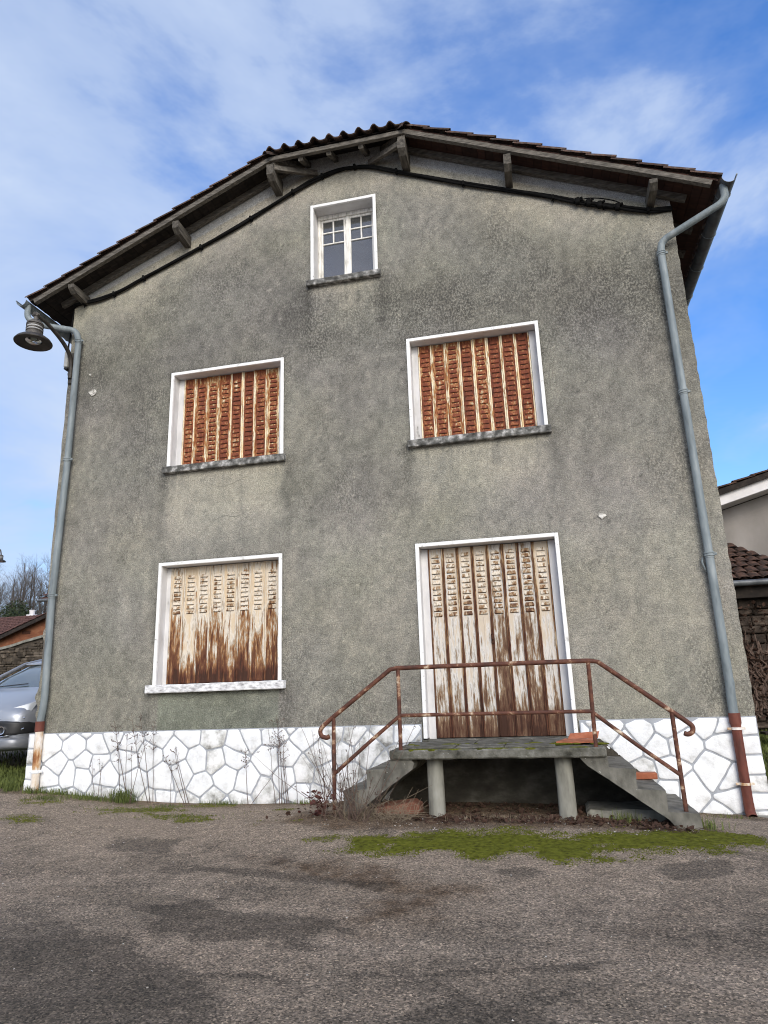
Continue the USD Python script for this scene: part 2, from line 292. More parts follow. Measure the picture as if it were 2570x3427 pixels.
board_dark = noisy('dark_roof_board', [(.3, (.008, .006, .005)), (.55, (.020, .015, .012)), (.78, (.050, .038, .028))], (7, 22, 7), 7, .95, None, rnd=.3)
board_red = noisy('reddish_roof_board', [(.3, (.018, .007, .005)), (.55, (.036, .014, .009)), (.78, (.060, .026, .017))], (7, 22, 7), 6, .9, None, rnd=.3)
tile_mat = noisy('lichened_clay_tile', [(.30, (.018, .015, .013)), (.44, (.045, .032, .026)), (.54, (.088, .048, .034)), (.62, (.075, .068, .056)), (.74, (.22, .21, .19))], (18, 18, 18), 9, .95, (90, .6, .006), rnd=.4)
black_cable = noisy('black_cable_rubber', [(.3, (.004, .004, .004)), (.7, (.010, .010, .010))], (9, 9, 9), 3, .9, spec=.1)
lamp_metal = noisy('bronze_brown_lamp_metal', [(.3, (.022, .019, .016)), (.5, (.042, .037, .031)), (.72, (.085, .077, .066))], (8, 8, 8), 7, .55, None, metallic=.2)
lamp_cap = noisy('worn_grey_lamp_cap', [(.3, (.045, .040, .034)), (.7, (.12, .108, .095))], (14, 14, 14), 6, .6)
lamp_white = noisy('white_lamp_ring', [(.3, (.36, .36, .35)), (.7, (.5, .5, .5))], (8, 8, 8), 4, .5)
box_grey = noisy('grey_plastic_box', [(.3, (.30, .30, .285)), (.7, (.42, .42, .40))], (8, 8, 8), 4, .6)
terracotta = noisy('terracotta_orange', [(.3, (.24, .075, .035)), (.5, (.36, .115, .055)), (.72, (.46, .19, .11))], (9, 9, 9), 7, .85, (60, .4, .005))
clay_dull = noisy('dusty_clay_block', [(.3, (.10, .045, .030)), (.5, (.17, .070, .046)), (.72, (.25, .14, .10))], (8, 8, 8), 7, .9, (60, .4, .005))
stalk_mat = noisy('dry_weed_stalk', [(.3, (.050, .032, .025)), (.55, (.105, .070, .054)), (.8, (.20, .15, .12))], (20, 20, 8), 5, .9)
twig_pale = noisy('pale_dry_twig', [(.3, (.10, .075, .05)), (.6, (.22, .175, .12)), (.8, (.33, .27, .20))], (20, 20, 20), 5, .9)
leaf_brown_old = noisy('dead_brown_leaf', [(.3, (.055, .030, .020)), (.5, (.14, .075, .045)), (.72, (.26, .16, .10))], (9, 9, 9), 4, .85)
leaf_red = noisy('dark_red_dead_leaf', [(.3, (.035, .010, .008)), (.6, (.10, .030, .022)), (.8, (.17, .07, .05))], (12, 12, 12), 4, .8)
leaf_brown = M('withered_leaf', {'g': ('geometry', {}), 'r': ('rgb_ramp', {'ramp': [(0, (.06, .034, .024)), (.3, (.14, .075, .048)), (.6, (.22, .13, .085)), (.85, (.33, .215, .145)), (1, (.48, .37, .27))]}), 'p': ('principled_bsdf', {'roughness': .85, 'specular_ior_level': .2})}, [('g.random_per_island', 'r.fac'), ('r.color', 'p.base_color')])
grass_mat = noisy('grass_blade', [(.3, (.040, .052, .012)), (.5, (.085, .110, .022)), (.72, (.16, .18, .05))], (6, 6, 6), 5, .8, rnd=0)
bark = noisy('grey_winter_bark', [(.3, (.050, .042, .036)), (.7, (.125, .108, .095))], (2, 2, 2), 5, .95)
bush_mat = noisy('evergreen_leaf', [(.3, (.010, .016, .006)), (.55, (.026, .040, .012)), (.75, (.055, .075, .024))], (1.5, 1.5, 1.5), 5, .8)
pebble_mat = noisy('pale_pebble', [(.3, (.30, .28, .25)), (.7, (.62, .60, .56))], (30, 30, 30), 3, .8)
orange_wall = noisy('orange_brick_wash', [(.3, (.12, .044, .022)), (.5, (.185, .068, .032)), (.72, (.25, .115, .060))], (2.2, 2.2, 5), 8, .9, (14, .5, .02))
cream_wall = noisy('pale_house_render', [(.3, (.19, .175, .16)), (.7, (.30, .28, .26))], (1.2, 1.2, .7), 6, .9, (40, .3, .01))
rubble = noisy('brown_rubble_stone', [(.28, (.022, .017, .012)), (.5, (.060, .047, .033)), (.74, (.14, .115, .088))], (4, 4, 4), 8, .95, (20, .6, .02), rnd=.35)
rubble_dark = noisy('dark_ivy_stone', [(.28, (.025, .018, .013)), (.5, (.060, .044, .034)), (.74, (.15, .12, .095))], (3, 3, 5), 9, .95, (16, .8, .03), rnd=.3)
mortar_earth = noisy('earth_mortar', [(.3, (.025, .020, .014)), (.7, (.07, .056, .042))], (5, 5, 5), 6, .95)
white_soffit = noisy('white_soffit_board', [(.3, (.60, .58, .57)), (.7, (.72, .70, .69))], (3, 3, 3), 4, .7)
grey_soffit = noisy('painted_soffit', [(.3, (.38, .36, .35)), (.7, (.48, .46, .45))], (3, 3, 3), 4, .7)
car_paint = M('silver_car_paint', {'p': ('principled_bsdf', {'base_color': (.36, .38, .42), 'metallic': .6, 'roughness': .42, 'coat_weight': .4, 'coat_roughness': .10})}, [])
car_black = M('black_car_plastic', {'p': ('principled_bsdf', {'base_color': (.012, .012, .013), 'roughness': .5})}, [])
car_grey = M('grey_bumper_plastic', {'p': ('principled_bsdf', {'base_color': (.22, .23, .25), 'metallic': .4, 'roughness': .4})}, [])
chrome = M('chrome_trim', {'p': ('principled_bsdf', {'base_color': (.75, .76, .78), 'metallic': 1.0, 'roughness': .15})}, [])
tyre_mat = M('tyre_rubber', {'p': ('principled_bsdf', {'base_color': (.02, .02, .02), 'roughness': .85})}, [])
lens_mat = M('headlight_lens', {'p': ('principled_bsdf', {'base_color': (.40, .42, .44), 'metallic': .3, 'roughness': .3, 'coat_weight': .6})}, [])
car_glass = M('tinted_car_glass', {'p': ('principled_bsdf', {'base_color': (.045, .060, .065), 'roughness': .04, 'specular_ior_level': .7, 'coat_weight': .6, 'coat_roughness': .02})}, [])
pane_mat = M('window_pane_glass', {'f': ('fresnel', {'IOR': 1.9}), 'fb': ('math', {'math_type': 'multiply_add', 'value2': 1.15, 'value3': .04}), 't': ('transparent_bsdf', {'color': (.82, .85, .86)}), 'g': ('glossy_bsdf', {'roughness': .015, 'color': (.70, .70, .69)}),
                                 'x': ('mix_closure', {}), 'd': ('diffuse_bsdf', {'color': (.34, .33, .31)}), 'y': ('mix_closure', {'fac': .07})}, [('f.fac', 'fb.value1'), ('fb.value', 'x.fac'), ('t.BSDF', 'x.closure1'), ('g.BSDF', 'x.closure2'), ('x.closure', 'y.closure1'), ('d.BSDF', 'y.closure2')], surface='y.closure')
lamp_glass = M('lamp_glass', {'f': ('fresnel', {'IOR': 1.5}), 't': ('transparent_bsdf', {'color': (.75, .80, .76)}), 'g': ('glossy_bsdf', {'roughness': .05}), 'x': ('mix_closure', {})},
               [('f.fac', 'x.fac'), ('t.BSDF', 'x.closure1'), ('g.BSDF', 'x.closure2')], surface='x.closure')
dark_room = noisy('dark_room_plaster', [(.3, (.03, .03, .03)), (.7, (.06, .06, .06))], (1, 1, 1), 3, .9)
crack_mat = M('crack_dark', {'p': ('principled_bsdf', {'base_color': (.055, .052, .045), 'roughness': 1.0})}, [])
chip_mat = noisy('bare_white_plaster', [(.35, (.20, .19, .165)), (.5, (.5, .48, .43)), (.7, (.72, .70, .66))], (26, 26, 26), 4, .9, (60, .5, .01))

def shutter_paint(name, z0, z1, rust_low, rust_high, cream, cream2, dark=(.045, .018, .010), streak=(34, 34, 3.4), seed=0.0, vary=.10, patch=.55, fine=.35, rust=((.34, .14, .045), (.165, .050, .022), (.125, .036, .017))):
    """Old paint over rusting steel: the height decides how much of the paint is left, stretched noise where."""
    N = {'g': ('geometry', {}), 'o': ('object_info', {}), 'om': ('math', {'math_type': 'multiply', 'value2': 230.0 * vary}), 'oc': ('combine_xyz', {}), 'va': ('vector_math', {'math_type': 'add'}),
         'm': ('mapping', {'scale': streak, 'location': (seed, 0, 0)}), 'm2': ('mapping', {'scale': (55, 55, 14)}),
         'n': ('noise_texture', {'scale': 1.0, 'detail': 9.0, 'roughness': .66, 'distortion': .4}), 'n2': ('noise_texture', {'scale': 1.0, 'detail': 6.0, 'roughness': .7}),
         's': ('separate_xyz', {}), 'mr0': ('map_range', {'from_min': z0 + CZ, 'from_max': z1 + CZ, 'to_min': 0., 'to_max': 1., 'clamp': True}),
         'mr1': ('rgb_ramp', {'ramp': [(0, (1.,) * 3), (.09, (.93,) * 3), (.20, (.56,) * 3), (.45, (.36,) * 3), (.8, (.2,) * 3), (1, (0.,) * 3)]}), 'mr': ('map_range', {'from_min': 0., 'from_max': 1., 'to_min': rust_high, 'to_max': rust_low}),
         'm3': ('mapping', {'scale': (11, 11, 2.6)}), 'n3': ('noise_texture', {'scale': 1.0, 'detail': 5.0, 'roughness': .6}), 'a5': ('math', {'math_type': 'multiply_add', 'value2': patch}), 'a6': ('math', {'math_type': 'add', 'value2': -.5 * patch}),
         'ad': ('math', {'math_type': 'add'}), 'a3': ('math', {'math_type': 'multiply_add', 'value2': fine}), 'a7': ('math', {'math_type': 'add', 'value2': .5 * (.35 - fine)}), 'rt': ('map_range', {'from_min': 0., 'from_max': 1., 'to_min': -vary, 'to_max': vary}), 'a4': ('math', {'math_type': 'add'}),
         'r': ('rgb_ramp', {'ramp': [(.44, cream2), (.56, cream), (.66, tuple(.55 * c for c in cream2)), (.70, rust[0]), (.78, rust[1]), (.92, rust[2]), (1.0, dark)]}),
         'bn': ('bump', {'strength': .5, 'distance': .004}), 'p': ('principled_bsdf', {'roughness': .78, 'specular_ior_level': .3})}
    L = [('g.position', 'va.vector1'), ('o.random', 'om.value1'), ('om.value', 'oc.x'), ('oc.vector', 'va.vector2'), ('va.vector', 'm.vector'), ('m.vector', 'n.vector'), ('va.vector', 'm2.vector'), ('m2.vector', 'n2.vector'),
         ('g.position', 's.vector'), ('s.z', 'mr0.value'), ('mr0.result', 'mr1.fac'), ('mr1.color', 'mr.value'), ('va.vector', 'm3.vector'), ('m3.vector', 'n3.vector'), ('n3.fac', 'a5.value1'), ('a4.value', 'a7.value1'), ('a7.value', 'a5.value3'), ('a5.value', 'a6.value1'), ('n.fac', 'ad.value1'), ('mr.result', 'ad.value2'), ('n2.fac', 'a3.value1'), ('ad.value', 'a3.value3'), ('o.random', 'rt.value'), ('a3.value', 'a4.value1'), ('rt.result', 'a4.value2'),
         ('a6.value', 'r.fac'), ('r.color', 'p.base_color'), ('a6.value', 'bn.height'), ('bn.normal', 'p.normal')]
    return M(name, N, L)
CREAM, CREAM2, PALE = (.66, .55, .38), (.60, .42, .23), (.60, .58, .55)
paint_upper = shutter_paint('cream_paint_upper_shutter', 3.2, 4.8, -.06, -.03, (.82, .74, .56), (.72, .54, .30), streak=(30, 30, 5), patch=.45, rust=((.42, .19, .06), (.22, .07, .026), (.15, .042, .019)))
rusty_panel = shutter_paint('rusty_panel_upper_shutter', 3.2, 4.8, .13, .10, (.70, .55, .34), (.60, .36, .15), streak=(30, 30, 7), patch=.5, rust=((.36, .15, .055), (.19, .056, .024), (.13, .037, .018)))
rust_slat = shutter_paint('rusty_slat', 3.2, 4.8, .16, .12, (.72, .60, .44), (.62, .42, .22), dark=(.17, .045, .020), streak=(16, 16, 7), vary=.0, patch=.6, fine=.15, rust=((.33, .13, .05), (.185, .050, .023), (.135, .037, .018)))
paint_lower = shutter_paint('cream_paint_lower_shutter', .25, 1.30, .30, -.18, (.66, .61, .53), (.58, .47, .33), patch=.8, rust=((.36, .19, .08), (.15, .068, .032), (.095, .032, .016)))
paint_door = shutter_paint('white_paint_door_shutter', -.48, 1.15, .25, -.19, PALE, (.54, .46, .36), patch=.75, rust=((.26, .17, .10), (.13, .075, .045), (.085, .036, .020)))
fold_door = shutter_paint('rusty_fold_door', -.48, 1.8, .30, .06, (.58, .48, .36), CREAM2, rust=((.27, .15, .07), (.115, .058, .030), (.088, .030, .016)))
slat_lower = shutter_paint('stained_slat_lower', 1.0, 1.8, .03, -.08, (.66, .60, .51), (.58, .46, .32), streak=(20, 20, 10), vary=.03, patch=.5, fine=.18, rust=((.30, .18, .09), (.12, .06, .032), (.06, .028, .018)))
slot_dark = noisy('dark_slot_rust', [(.3, (.030, .012, .007)), (.7, (.085, .032, .016))], (20, 20, 20), 4, .95)

slot_black = noisy('black_slot', [(.3, (.010, .006, .004)), (.7, (.040, .020, .012))], (20, 20, 20), 4, .95)
# ------------------------------------------------------------------ ground
GX = np.array([-60, -12, -8.5, -6.9, -5, -3.8, -2.2, -1.1, .1, 1.3, 2.1, 4, 8, 60.])
GR = {-60: [-2.0] * 14, -8.4: [-1.5] * 14,
      -3: [-1.3, -1.27, -1.27, -1.27, -1.27, -1.27, -1.26, -1.26, -1.27, -1.3, -1.3, -1.3, -1.3, -1.3],
      -1.25: [-1.1, -1.05, -1.07, -1.1, -1.19, -1.19, -1.13, -1.17, -1.18, -1.235, -1.26, -1.28, -1.25, -1.25],
      0: [-.9, -.9, -.94, -1.045, -1.2, -1.216, -1.2, -1.2, -1.22, -1.3, -1.345, -1.3, -1.2, -1.2],
      2: [-.7, -.75, -.80, -.9, -1.1, -1.2, -1.2, -1.2, -1.2, -1.2, -1.2, -1.1, -1.0, -1.0],
      8: [0, -.2, -.3, -.4, -.6, -.8, -.9, -.9, -.9, -.8, -.7, -.6, -.5, -.5],
      30: [3, 2, 2, 2, 1.5, 1, 1, 1, 1, 1, 1, 1, 1, 1], 80: [9, 8, 8, 8, 8, 7, 6, 5, 4, 3, 3, 3, 3, 3.], 600: [9, 8, 8, 8, 8, 7, 6, 5, 4, 3, 3, 3, 3, 3.]}
GY = np.array(sorted(GR))
_g = RegularGridInterpolator((GX, GY), np.array([GR[y] for y in GY], float).T, bounds_error=False, fill_value=None)
def ground(x, y):
    x, y = np.broadcast_arrays(np.asarray(x, float), np.asarray(y, float))
    z = sum(_g(np.stack([np.clip(x + a, -60, 60), np.clip(y + b, -60, 600)], -1)) for a in (-.35, 0, .35) for b in (-.3, 0, .3)) / 9
    p = np.stack([x, y, 0 * x], -1)
    near = np.exp(-((y + 2) / 6) ** 2)
    return z + near * (.030 * (meshkit.fbm(p * .9, 3, 5) - .5) + .012 * (meshkit.fbm(p * 6, 3, 9) - .5))
def grid_ax(lo, hi, d0, a, b, grow=1.25, d1=12):
    """Spacing d0 between a and b, growing outwards."""
    out = list(np.arange(a, b + 1e-6, d0))
    d = d0
    while out[-1] < hi: d = min(d * grow, d1); out.append(min(out[-1] + d, hi))
    d = d0; lo_part = []
    x = a
    while x > lo: d = min(d * grow, d1); x = max(x - d, lo); lo_part.append(x)
    return np.array(lo_part[::-1] + out)
gx, gy = grid_ax(-500, 500, .03, -7.6, 2.9, d1=30), grid_ax(-60, 600, .03, -5.6, .3, d1=30)
XX, YY = np.meshgrid(gx, gy, indexing='ij')
ZZ = ground(XX, YY)
def poly_mask(pts, soft, jag=.12, seed=1, freq=5):
    """1 inside the polygon, fading over "soft" metres, its edge broken up by noise."""
    sel = (XX > min(p[0] for p in pts) - 1) & (XX < max(p[0] for p in pts) + 1) & (YY > min(p[1] for p in pts) - 1) & (YY < max(p[1] for p in pts) + 1)
    out = np.zeros_like(XX)
    import shapely
    pg = Polygon(pts).buffer(0)
    P = shapely.points(XX[sel], YY[sel])
    d = np.where(shapely.contains(pg, P), shapely.distance(pg.boundary, P), -shapely.distance(pg, P))
    d += jag * 2 * (meshkit.fbm(np.stack([XX[sel], YY[sel], 0 * XX[sel]], -1) * freq, 4, seed) - .5)
    out[sel] = sstep(-soft, soft, d)
    return out
def line_mask(pts, w, soft, seed=1):
    return poly_mask(list(LineString(pts).buffer(w, cap_style=2).exterior.coords), soft, .05, seed, 4)
PP = np.stack([XX, YY, 0 * XX], -1)
f1, f2, f3 = meshkit.fbm(PP * .7, 4, 21), meshkit.fbm(PP * 2.3, 5, 22), meshkit.fbm(PP * np.array([1.1, 4.0, 1]), 5, 23)
grain_ = meshkit.fbm(PP * 13, 3, 25) - .5 + .22 * (rng.random(XX.shape) - .5)
def mixc(a, b, t):
    t = np.clip(t, 0, 1); t = np.clip(t + 1.5 * grain_ * np.sqrt(t * (1 - t)) * 1.3, 0, 1)
    return a * (1 - t[..., None]) + np.array(b) * t[..., None]
tint = np.zeros(XX.shape + (3,)) + np.array([.185, .156, .136])                       # worn gravelled asphalt
worn = np.zeros_like(XX)
tint = mixc(tint, (.112, .098, .087), sstep(.42, .66, f1) * .6)
tint = mixc(tint, (.215, .184, .163), sstep(.44, .66, f3) * .75)
pinkish = sstep(-3.6, -2.3, YY) * (1 - sstep(-.2, .1, YY))
tint = mixc(tint, (.225, .190, .166), pinkish * .8)
worn = np.maximum(worn, sstep(.50, .66, f2) * sstep(.38, .62, f1) * .5)
worn = np.maximum(worn, poly_mask([(-3.53, -4.18), (-2.7, -4.4), (-2.11, -4.66), (-1.66, -5.05), (-1.61, -5.6), (-4.5, -5.6), (-4.5, -4)], .22, .35, 31, 1.6) * 1.0)
worn = np.maximum(worn, poly_mask([(-.75, -5.0), (-.48, -4.88), (-.18, -4.92), (.1, -5.05), (.0, -5.5), (-.9, -5.5)], .06, .12, 32, 6) * 1.0)
worn = np.maximum(worn, poly_mask([(-2.71, -3.91), (-2.42, -3.71), (-2.06, -3.77), (-1.59, -3.93), (-1.34, -4.06), (-1.4, -4.24), (-1.75, -4.21), (-2.07, -4.31), (-2.46, -4.17)], .10, .26, 33, 5) * 1.0)
tint = mixc(tint, (.070, .047, .031), poly_mask([(-2.34, -2.8), (-1.85, -2.66), (-1.0, -3.16), (-.67, -3.22), (-.69, -3.59), (-.92, -3.94), (-1.3, -4.2), (-1.45, -4.07), (-1.14, -3.47), (-1.51, -3.3)], .22, .25, 34, 3) * .72)
worn = np.maximum(worn, line_mask([(-2.86, -2.96), (-2.35, -3.05), (-1.9, -3.17), (-1.2, -3.32)], .07, .09, 35) * 1.0)
worn = np.maximum(worn, line_mask([(-1.9, -3.95), (-1.5, -4.02), (-1.2, -4.1)], .03, .03, 45) * 1.0)
arc = [(-3.4, -4.5), (-3.17, -4.58), (-2.62, -4.71), (-2.25, -4.74), (-1.72, -4.75), (-.86, -4.63), (-.3, -4.52), (.04, -4.43), (.39, -4.3)]
worn = np.maximum(worn, line_mask(arc, .030, .030, 36) * (.35 + .6 * sstep(.4, .62, f2)))
sq = poly_mask([(.68, -2.68), (.77, -2.49), (1.21, -2.38), (1.22, -2.75), (.76, -2.93)], .03, .07, 37, 6)
worn = np.maximum(worn, sq * .9)
worn = np.maximum(worn, poly_mask([(-4.0, -2.09), (-3.46, -2.1), (-3.16, -2.49), (-3.56, -2.56)], .15, .35, 38, 3) * 1.0)
worn = np.maximum(worn, poly_mask([(-.5, -2.85), (-.2, -2.75), (-.1, -3.02), (-.42, -3.12)], .08, .14, 39, 5) * 1.0)
for k, (px, py, pr_) in enumerate([(-5.2, -2.6, .55), (-4.4, -3.1, .5), (-2.9, -3.4, .35), (.2, -3.5, .4), (1.0, -3.9, .5), (-.3, -4.15, .35), (-3.3, -2.8, .3)]):
    worn = np.maximum(worn, poly_mask([(px + pr_ * math.cos(a) * 1.6, py + pr_ * .5 * math.sin(a)) for a in np.arange(0, 6.28, .5)], .2, .4, 50 + k, 3) * .42)
soil = poly_mask([(-2.9, -1.62), (-2.5, -.9), (-1.9, .1), (1.0, .1), (1.5, -1.36), (.3, -1.58), (-.8, -1.70), (-1.8, -1.82)], .12, .22, 40, 3)
tint = mixc(tint, (.100, .072, .052), soil * .85)
edge = (1 - sstep(-.55, -.12, YY + .25 * (f2 - .5))) * 0 + sstep(-.55, -.1, YY + .5 * (f2 - .5)) * (YY < .3) * (XX > -7.2) * (XX < 2.3)
tint = mixc(tint, (.115, .088, .064), edge * .75)
grassy_left = poly_mask([(-12, .2), (-7.05, -.05), (-7.0, 1.2), (-12, 1.5)], .2, .3, 41, 2)
grassy_right = sstep(2.3, 2.6, XX) * sstep(-.2, .3, YY) * (XX < 60)
tint = mixc(tint, (.035, .048, .014), np.maximum(grassy_left, grassy_right) * .9)
mm = poly_mask([(-1.75, -2.08), (-1.55, -1.90), (-1.26, -1.76), (.38, -1.62), (1.4, -1.46), (2.6, -1.3), (2.6, -1.72), (1.66, -1.79), (1.03, -2.12), (.14, -2.38), (-.39, -2.53), (-.94, -2.47), (-1.5, -2.3)], .26, .5, 60, 3.2)
mm = mm * (.35 + .7 * meshkit.fbm(PP * 5, 4, 61) + .65 * meshkit.fbm(PP * 16, 3, 64))
ml = np.zeros_like(XX)
for k, (pts) in enumerate([[(-3.15, -1.0), (-2.85, -1.33), (-2.77, -1.26), (-2.44, -1.35), (-2.37, -1.62), (-2.54, -1.6), (-2.8, -1.5), (-3.0, -1.3)], [(-5.6, -.77), (-5.18, -.55), (-4.6, -.45), (-4.2, -.7), (-4.9, -.85)], [(-4.5, -.9), (-3.65, -1.0), (-3.6, -1.35), (-4.3, -1.3)],
                           [(-6.35, -.6), (-6.0, -.5), (-6.0, -.7), (-6.3, -.75)], [(-5.9, -1.36), (-5.55, -1.36), (-5.55, -1.5), (-5.85, -1.5)], [(-3.1, -.55), (-2.9, -.55), (-2.9, -.68), (-3.1, -.68)], [(-4.2, -.12), (-3.9, -.12), (-3.9, -.22), (-4.2, -.22)], [(-2.2, -2.0), (-1.9, -2.0), (-1.9, -2.1), (-2.2, -2.1)]]):
    ml = np.maximum(ml, poly_mask(pts, .12, .30, 70 + k, 4))
ml = ml * (.05 + .8 * meshkit.fbm(PP * 7, 4, 81) + .95 * meshkit.fbm(PP * 15, 3, 82))
tint = mixc(tint, (.085, .088, .028), np.clip(mm * 1.2 - .15, 0, 1) * .7)
tint = mixc(tint, (.085, .088, .032), np.clip(ml * 1.3 - .2, 0, 1) * .6)
back = sstep(6, 14, YY)
tint = mixc(tint, (.040, .048, .020), back)
n0, n1 = XX.shape
ii, jj = np.meshgrid(np.arange(n0 - 1), np.arange(n1 - 1), indexing='ij')
gf = np.stack([ii * n1 + jj, (ii + 1) * n1 + jj, (ii + 1) * n1 + jj + 1, ii * n1 + jj + 1], -1).reshape(-1, 4)
gpath = put('ground', (np.stack([XX, YY, ZZ], -1).reshape(-1, 3), gf), ground_mat, smooth=True, kind='structure', label='worn grey gravelled asphalt yard in front of the house')
colour_attr(gpath, 'worn', np.repeat(worn.reshape(-1, 1), 3, 1))
colour_attr(gpath, 'tint', (tint * np.array([1.20, 1.15, 1.00])).reshape(-1, 3))

# moss: thin raised cushions on the same grid, one object
def sheet(mask, thr, lift, seed):
    """Raised cells of the ground grid where mask exceeds thr."""
    h = np.clip((mask - thr) / (1 - thr), 0, 1)
    z = ZZ - .012 + (h > 0) * .010 + lift * np.sqrt(h) * (.6 + .8 * meshkit.fbm(PP * 14, 3, seed))
    keep = (h[:-1, :-1] > 0) | (h[1:, :-1] > 0) | (h[1:, 1:] > 0) | (h[:-1, 1:] > 0)
    q = gf.reshape(n0 - 1, n1 - 1, 4)[keep]
    used, inv = np.unique(q, return_inverse=True)
    return np.stack([XX, YY, z], -1).reshape(-1, 3)[used], inv.reshape(-1, 4)
def cushions(mask, dens, seed):
    rs = np.random.default_rng(seed); prob = np.clip((mask - .10) / .6, 0, 1) ** 1.5 * dens * (np.gradient(XX, axis=0) < .04) * (np.gradient(YY, axis=1) < .04)
    cnt = rs.poisson(prob); I, J = np.nonzero(cnt); I, J = np.repeat(I, cnt[I, J]), np.repeat(J, cnt[I, J])
    x, y = XX[I, J] + rs.uniform(-.016, .016, len(I)), YY[I, J] + rs.uniform(-.016, .016, len(I)); z = ZZ[I, J]
    s_ = rs.uniform(.004, .013, len(I)); h = s_ * rs.uniform(.45, .9, len(I)); an = rs.random(len(I)) * 6.28
    ring = [np.stack([x + s_ * rs.uniform(.7, 1.3, len(I)) * np.cos(an + k * 1.2566), y + s_ * rs.uniform(.7, 1.3, len(I)) * np.sin(an + k * 1.2566), z - .003], 1) for k in range(5)]
    v = np.stack(ring + [np.stack([x, y, z + h], 1)], 1).reshape(-1, 3); o = np.arange(len(I)) * 6
    return v, np.concatenate([np.stack([o + k, o + (k + 1) % 5, o + 5], 1) for k in range(5)])
put('moss', join([sheet(mm, .74, .008, 62), cushions(mm, 4.5, 66), cushions(ml, 3.0, 67)]), moss_mat, smooth=True, kind='stuff', category='moss', label='bright green moss spreading over the asphalt before the steps')

# ------------------------------------------------------------------ the house
XL, XR, XC = -6.793, 2.186, -2.30
PL = -.333                                    # top of the white stone plinth
HE, HH, SL = 4.98, 1.035, .450                # half width to the eave, half width of the hip, slope
ZH = 7.885
ZR = ZH + SL * HH                           # where the two slopes would meet (underside of the boards)
YF = -.42                                     # front of the roof
DEPTH = 9.0
under = lambda x: ZR - SL * np.abs(np.asarray(x, float) - XC)
house = thing('village_house', 'grey rendered two storey house with rusty closed shutters and low tiled roof', 'house', (XC, 0, -1.2))

WIN = dict(A=(-2.826, -1.81, 5.901, 7.227), B=(-5.011, -3.238, 3.261, 4.752), C=(-1.446, .338, 3.248, 4.760), D=(-5.050, -3.244, .234, 1.878), E=(-1.450, .323, -.500, 1.860))
def axis_with(lo, hi, d, extra):
    a = np.arange(lo, hi + d / 2, d); extra = sorted(set(extra))
    for e in extra: a = a[np.abs(a - e) > d * .45]
    return np.unique(np.concatenate([a, extra, [lo, hi]]).round(5))
ax = axis_with(XL, XR, .028, [w[i] for w in WIN.values() for i in (0, 1)])
az = axis_with(PL - .02, 8.3, .028, [w[i] for w in WIN.values() for i in (2, 3)])
WX, WZ = np.meshgrid(ax, az, indexing='ij')
top = np.minimum(under(WX), ZH + SL * .42) + .0
Wz = np.minimum(WZ, top)
P3 = np.stack([WX, 0 * WX, Wz], -1)
wy = -.010 * (meshkit.fbm(P3 * 1.3, 3, 90) - .5) - .006 * (meshkit.fbm(P3 * 12, 3, 91) - .5)
for w in WIN.values():                                      # flat at the openings
    d = np.maximum(np.maximum(w[0] - WX, WX - w[1]), np.maximum(w[2] - Wz, Wz - w[3])); wy *= sstep(0, .08, d)
wx = WX.copy()
cornerL = (1 - sstep(0, .07, WX - XL)); cornerR = (1 - sstep(0, .05, XR - WX))
jag = meshkit.fbm(P3 * np.array([0, 1, 3.1]) + 5, 4, 93) - .5
low = 1 - sstep(.8, 2.2, Wz)
wx += cornerL * ((.012 + .10 * low) * jag * 2 + .02 * low) + cornerR * .02 * (meshkit.fbm(P3 * np.array([0, 1, 9.]), 3, 94) - .5)
cx, czz = (ax[:-1] + ax[1:]) / 2, (az[:-1] + az[1:]) / 2
CX, CZc = np.meshgrid(cx, czz, indexing='ij')
keep = np.ones_like(CX, bool)
for w in WIN.values(): keep &= ~((CX > w[0]) & (CX < w[1]) & (CZc > w[2]) & (CZc < w[3]))
m0, m1 = WX.shape
i_, j_ = np.meshgrid(np.arange(m0 - 1), np.arange(m1 - 1), indexing='ij')
wf = np.stack([i_ * m1 + j_, (i_ + 1) * m1 + j_, (i_ + 1) * m1 + j_ + 1, i_ * m1 + j_ + 1], -1)
hgt = Wz[:-1, 1:] - Wz[:-1, :-1] + Wz[1:, 1:] - Wz[1:, :-1]
wf = wf[keep & (hgt > 1e-4)]
# how the render has weathered: 0 = black with grime, 1 = clean pale
F = lambda s, o, seed: meshkit.fbm(P3 * np.array(s), o, seed) - .5
streaks = F((6.5, 1, .75), 6, 101)
t = .58 + .17 * F((.55, 1, .5), 4, 100) + .38 * streaks + .10 * F((2.6, 1, 1.6), 5, 102) + .42 * F((13, 1, 7), 5, 103)
dtop = np.minimum(under(WX), 7.95) - Wz
t += .34 * (1 - sstep(.25, 1.15, dtop + .35 * F((2.5, 1, .8), 4, 104) * 2))
band = np.exp(-((Wz - 5.15 + .25 * np.sin(WX * .8) + .5 * F((.8, 1, .5), 3, 105)) / .55) ** 2)
t -= .11 * band
t += .10 * sstep(-1.2, .8, WX) * (1 - sstep(2.2, 3.4, Wz)) + .06 * (1 - sstep(1.5, 3, Wz))
for n_, dep, amt in (('A', .75, .32), ('B', 1.0, .40), ('C', .75, .30)):
    w = WIN[n_]
    e = .10 * F((5, 1, 5), 3, 110)
    inx = sstep(w[0] - .02, w[0] + .10, WX + e) * (1 - sstep(w[1] - .10, w[1] + .04, WX + e))
    inz = sstep(w[2] - dep - .3, w[2] - dep * .55, Wz + 1.6 * e) * (1 - sstep(w[2] - .08, w[2] - .03, Wz))
    t += amt * inx * inz * (.75 + .9 * F((4, 1, 4), 4, 111))
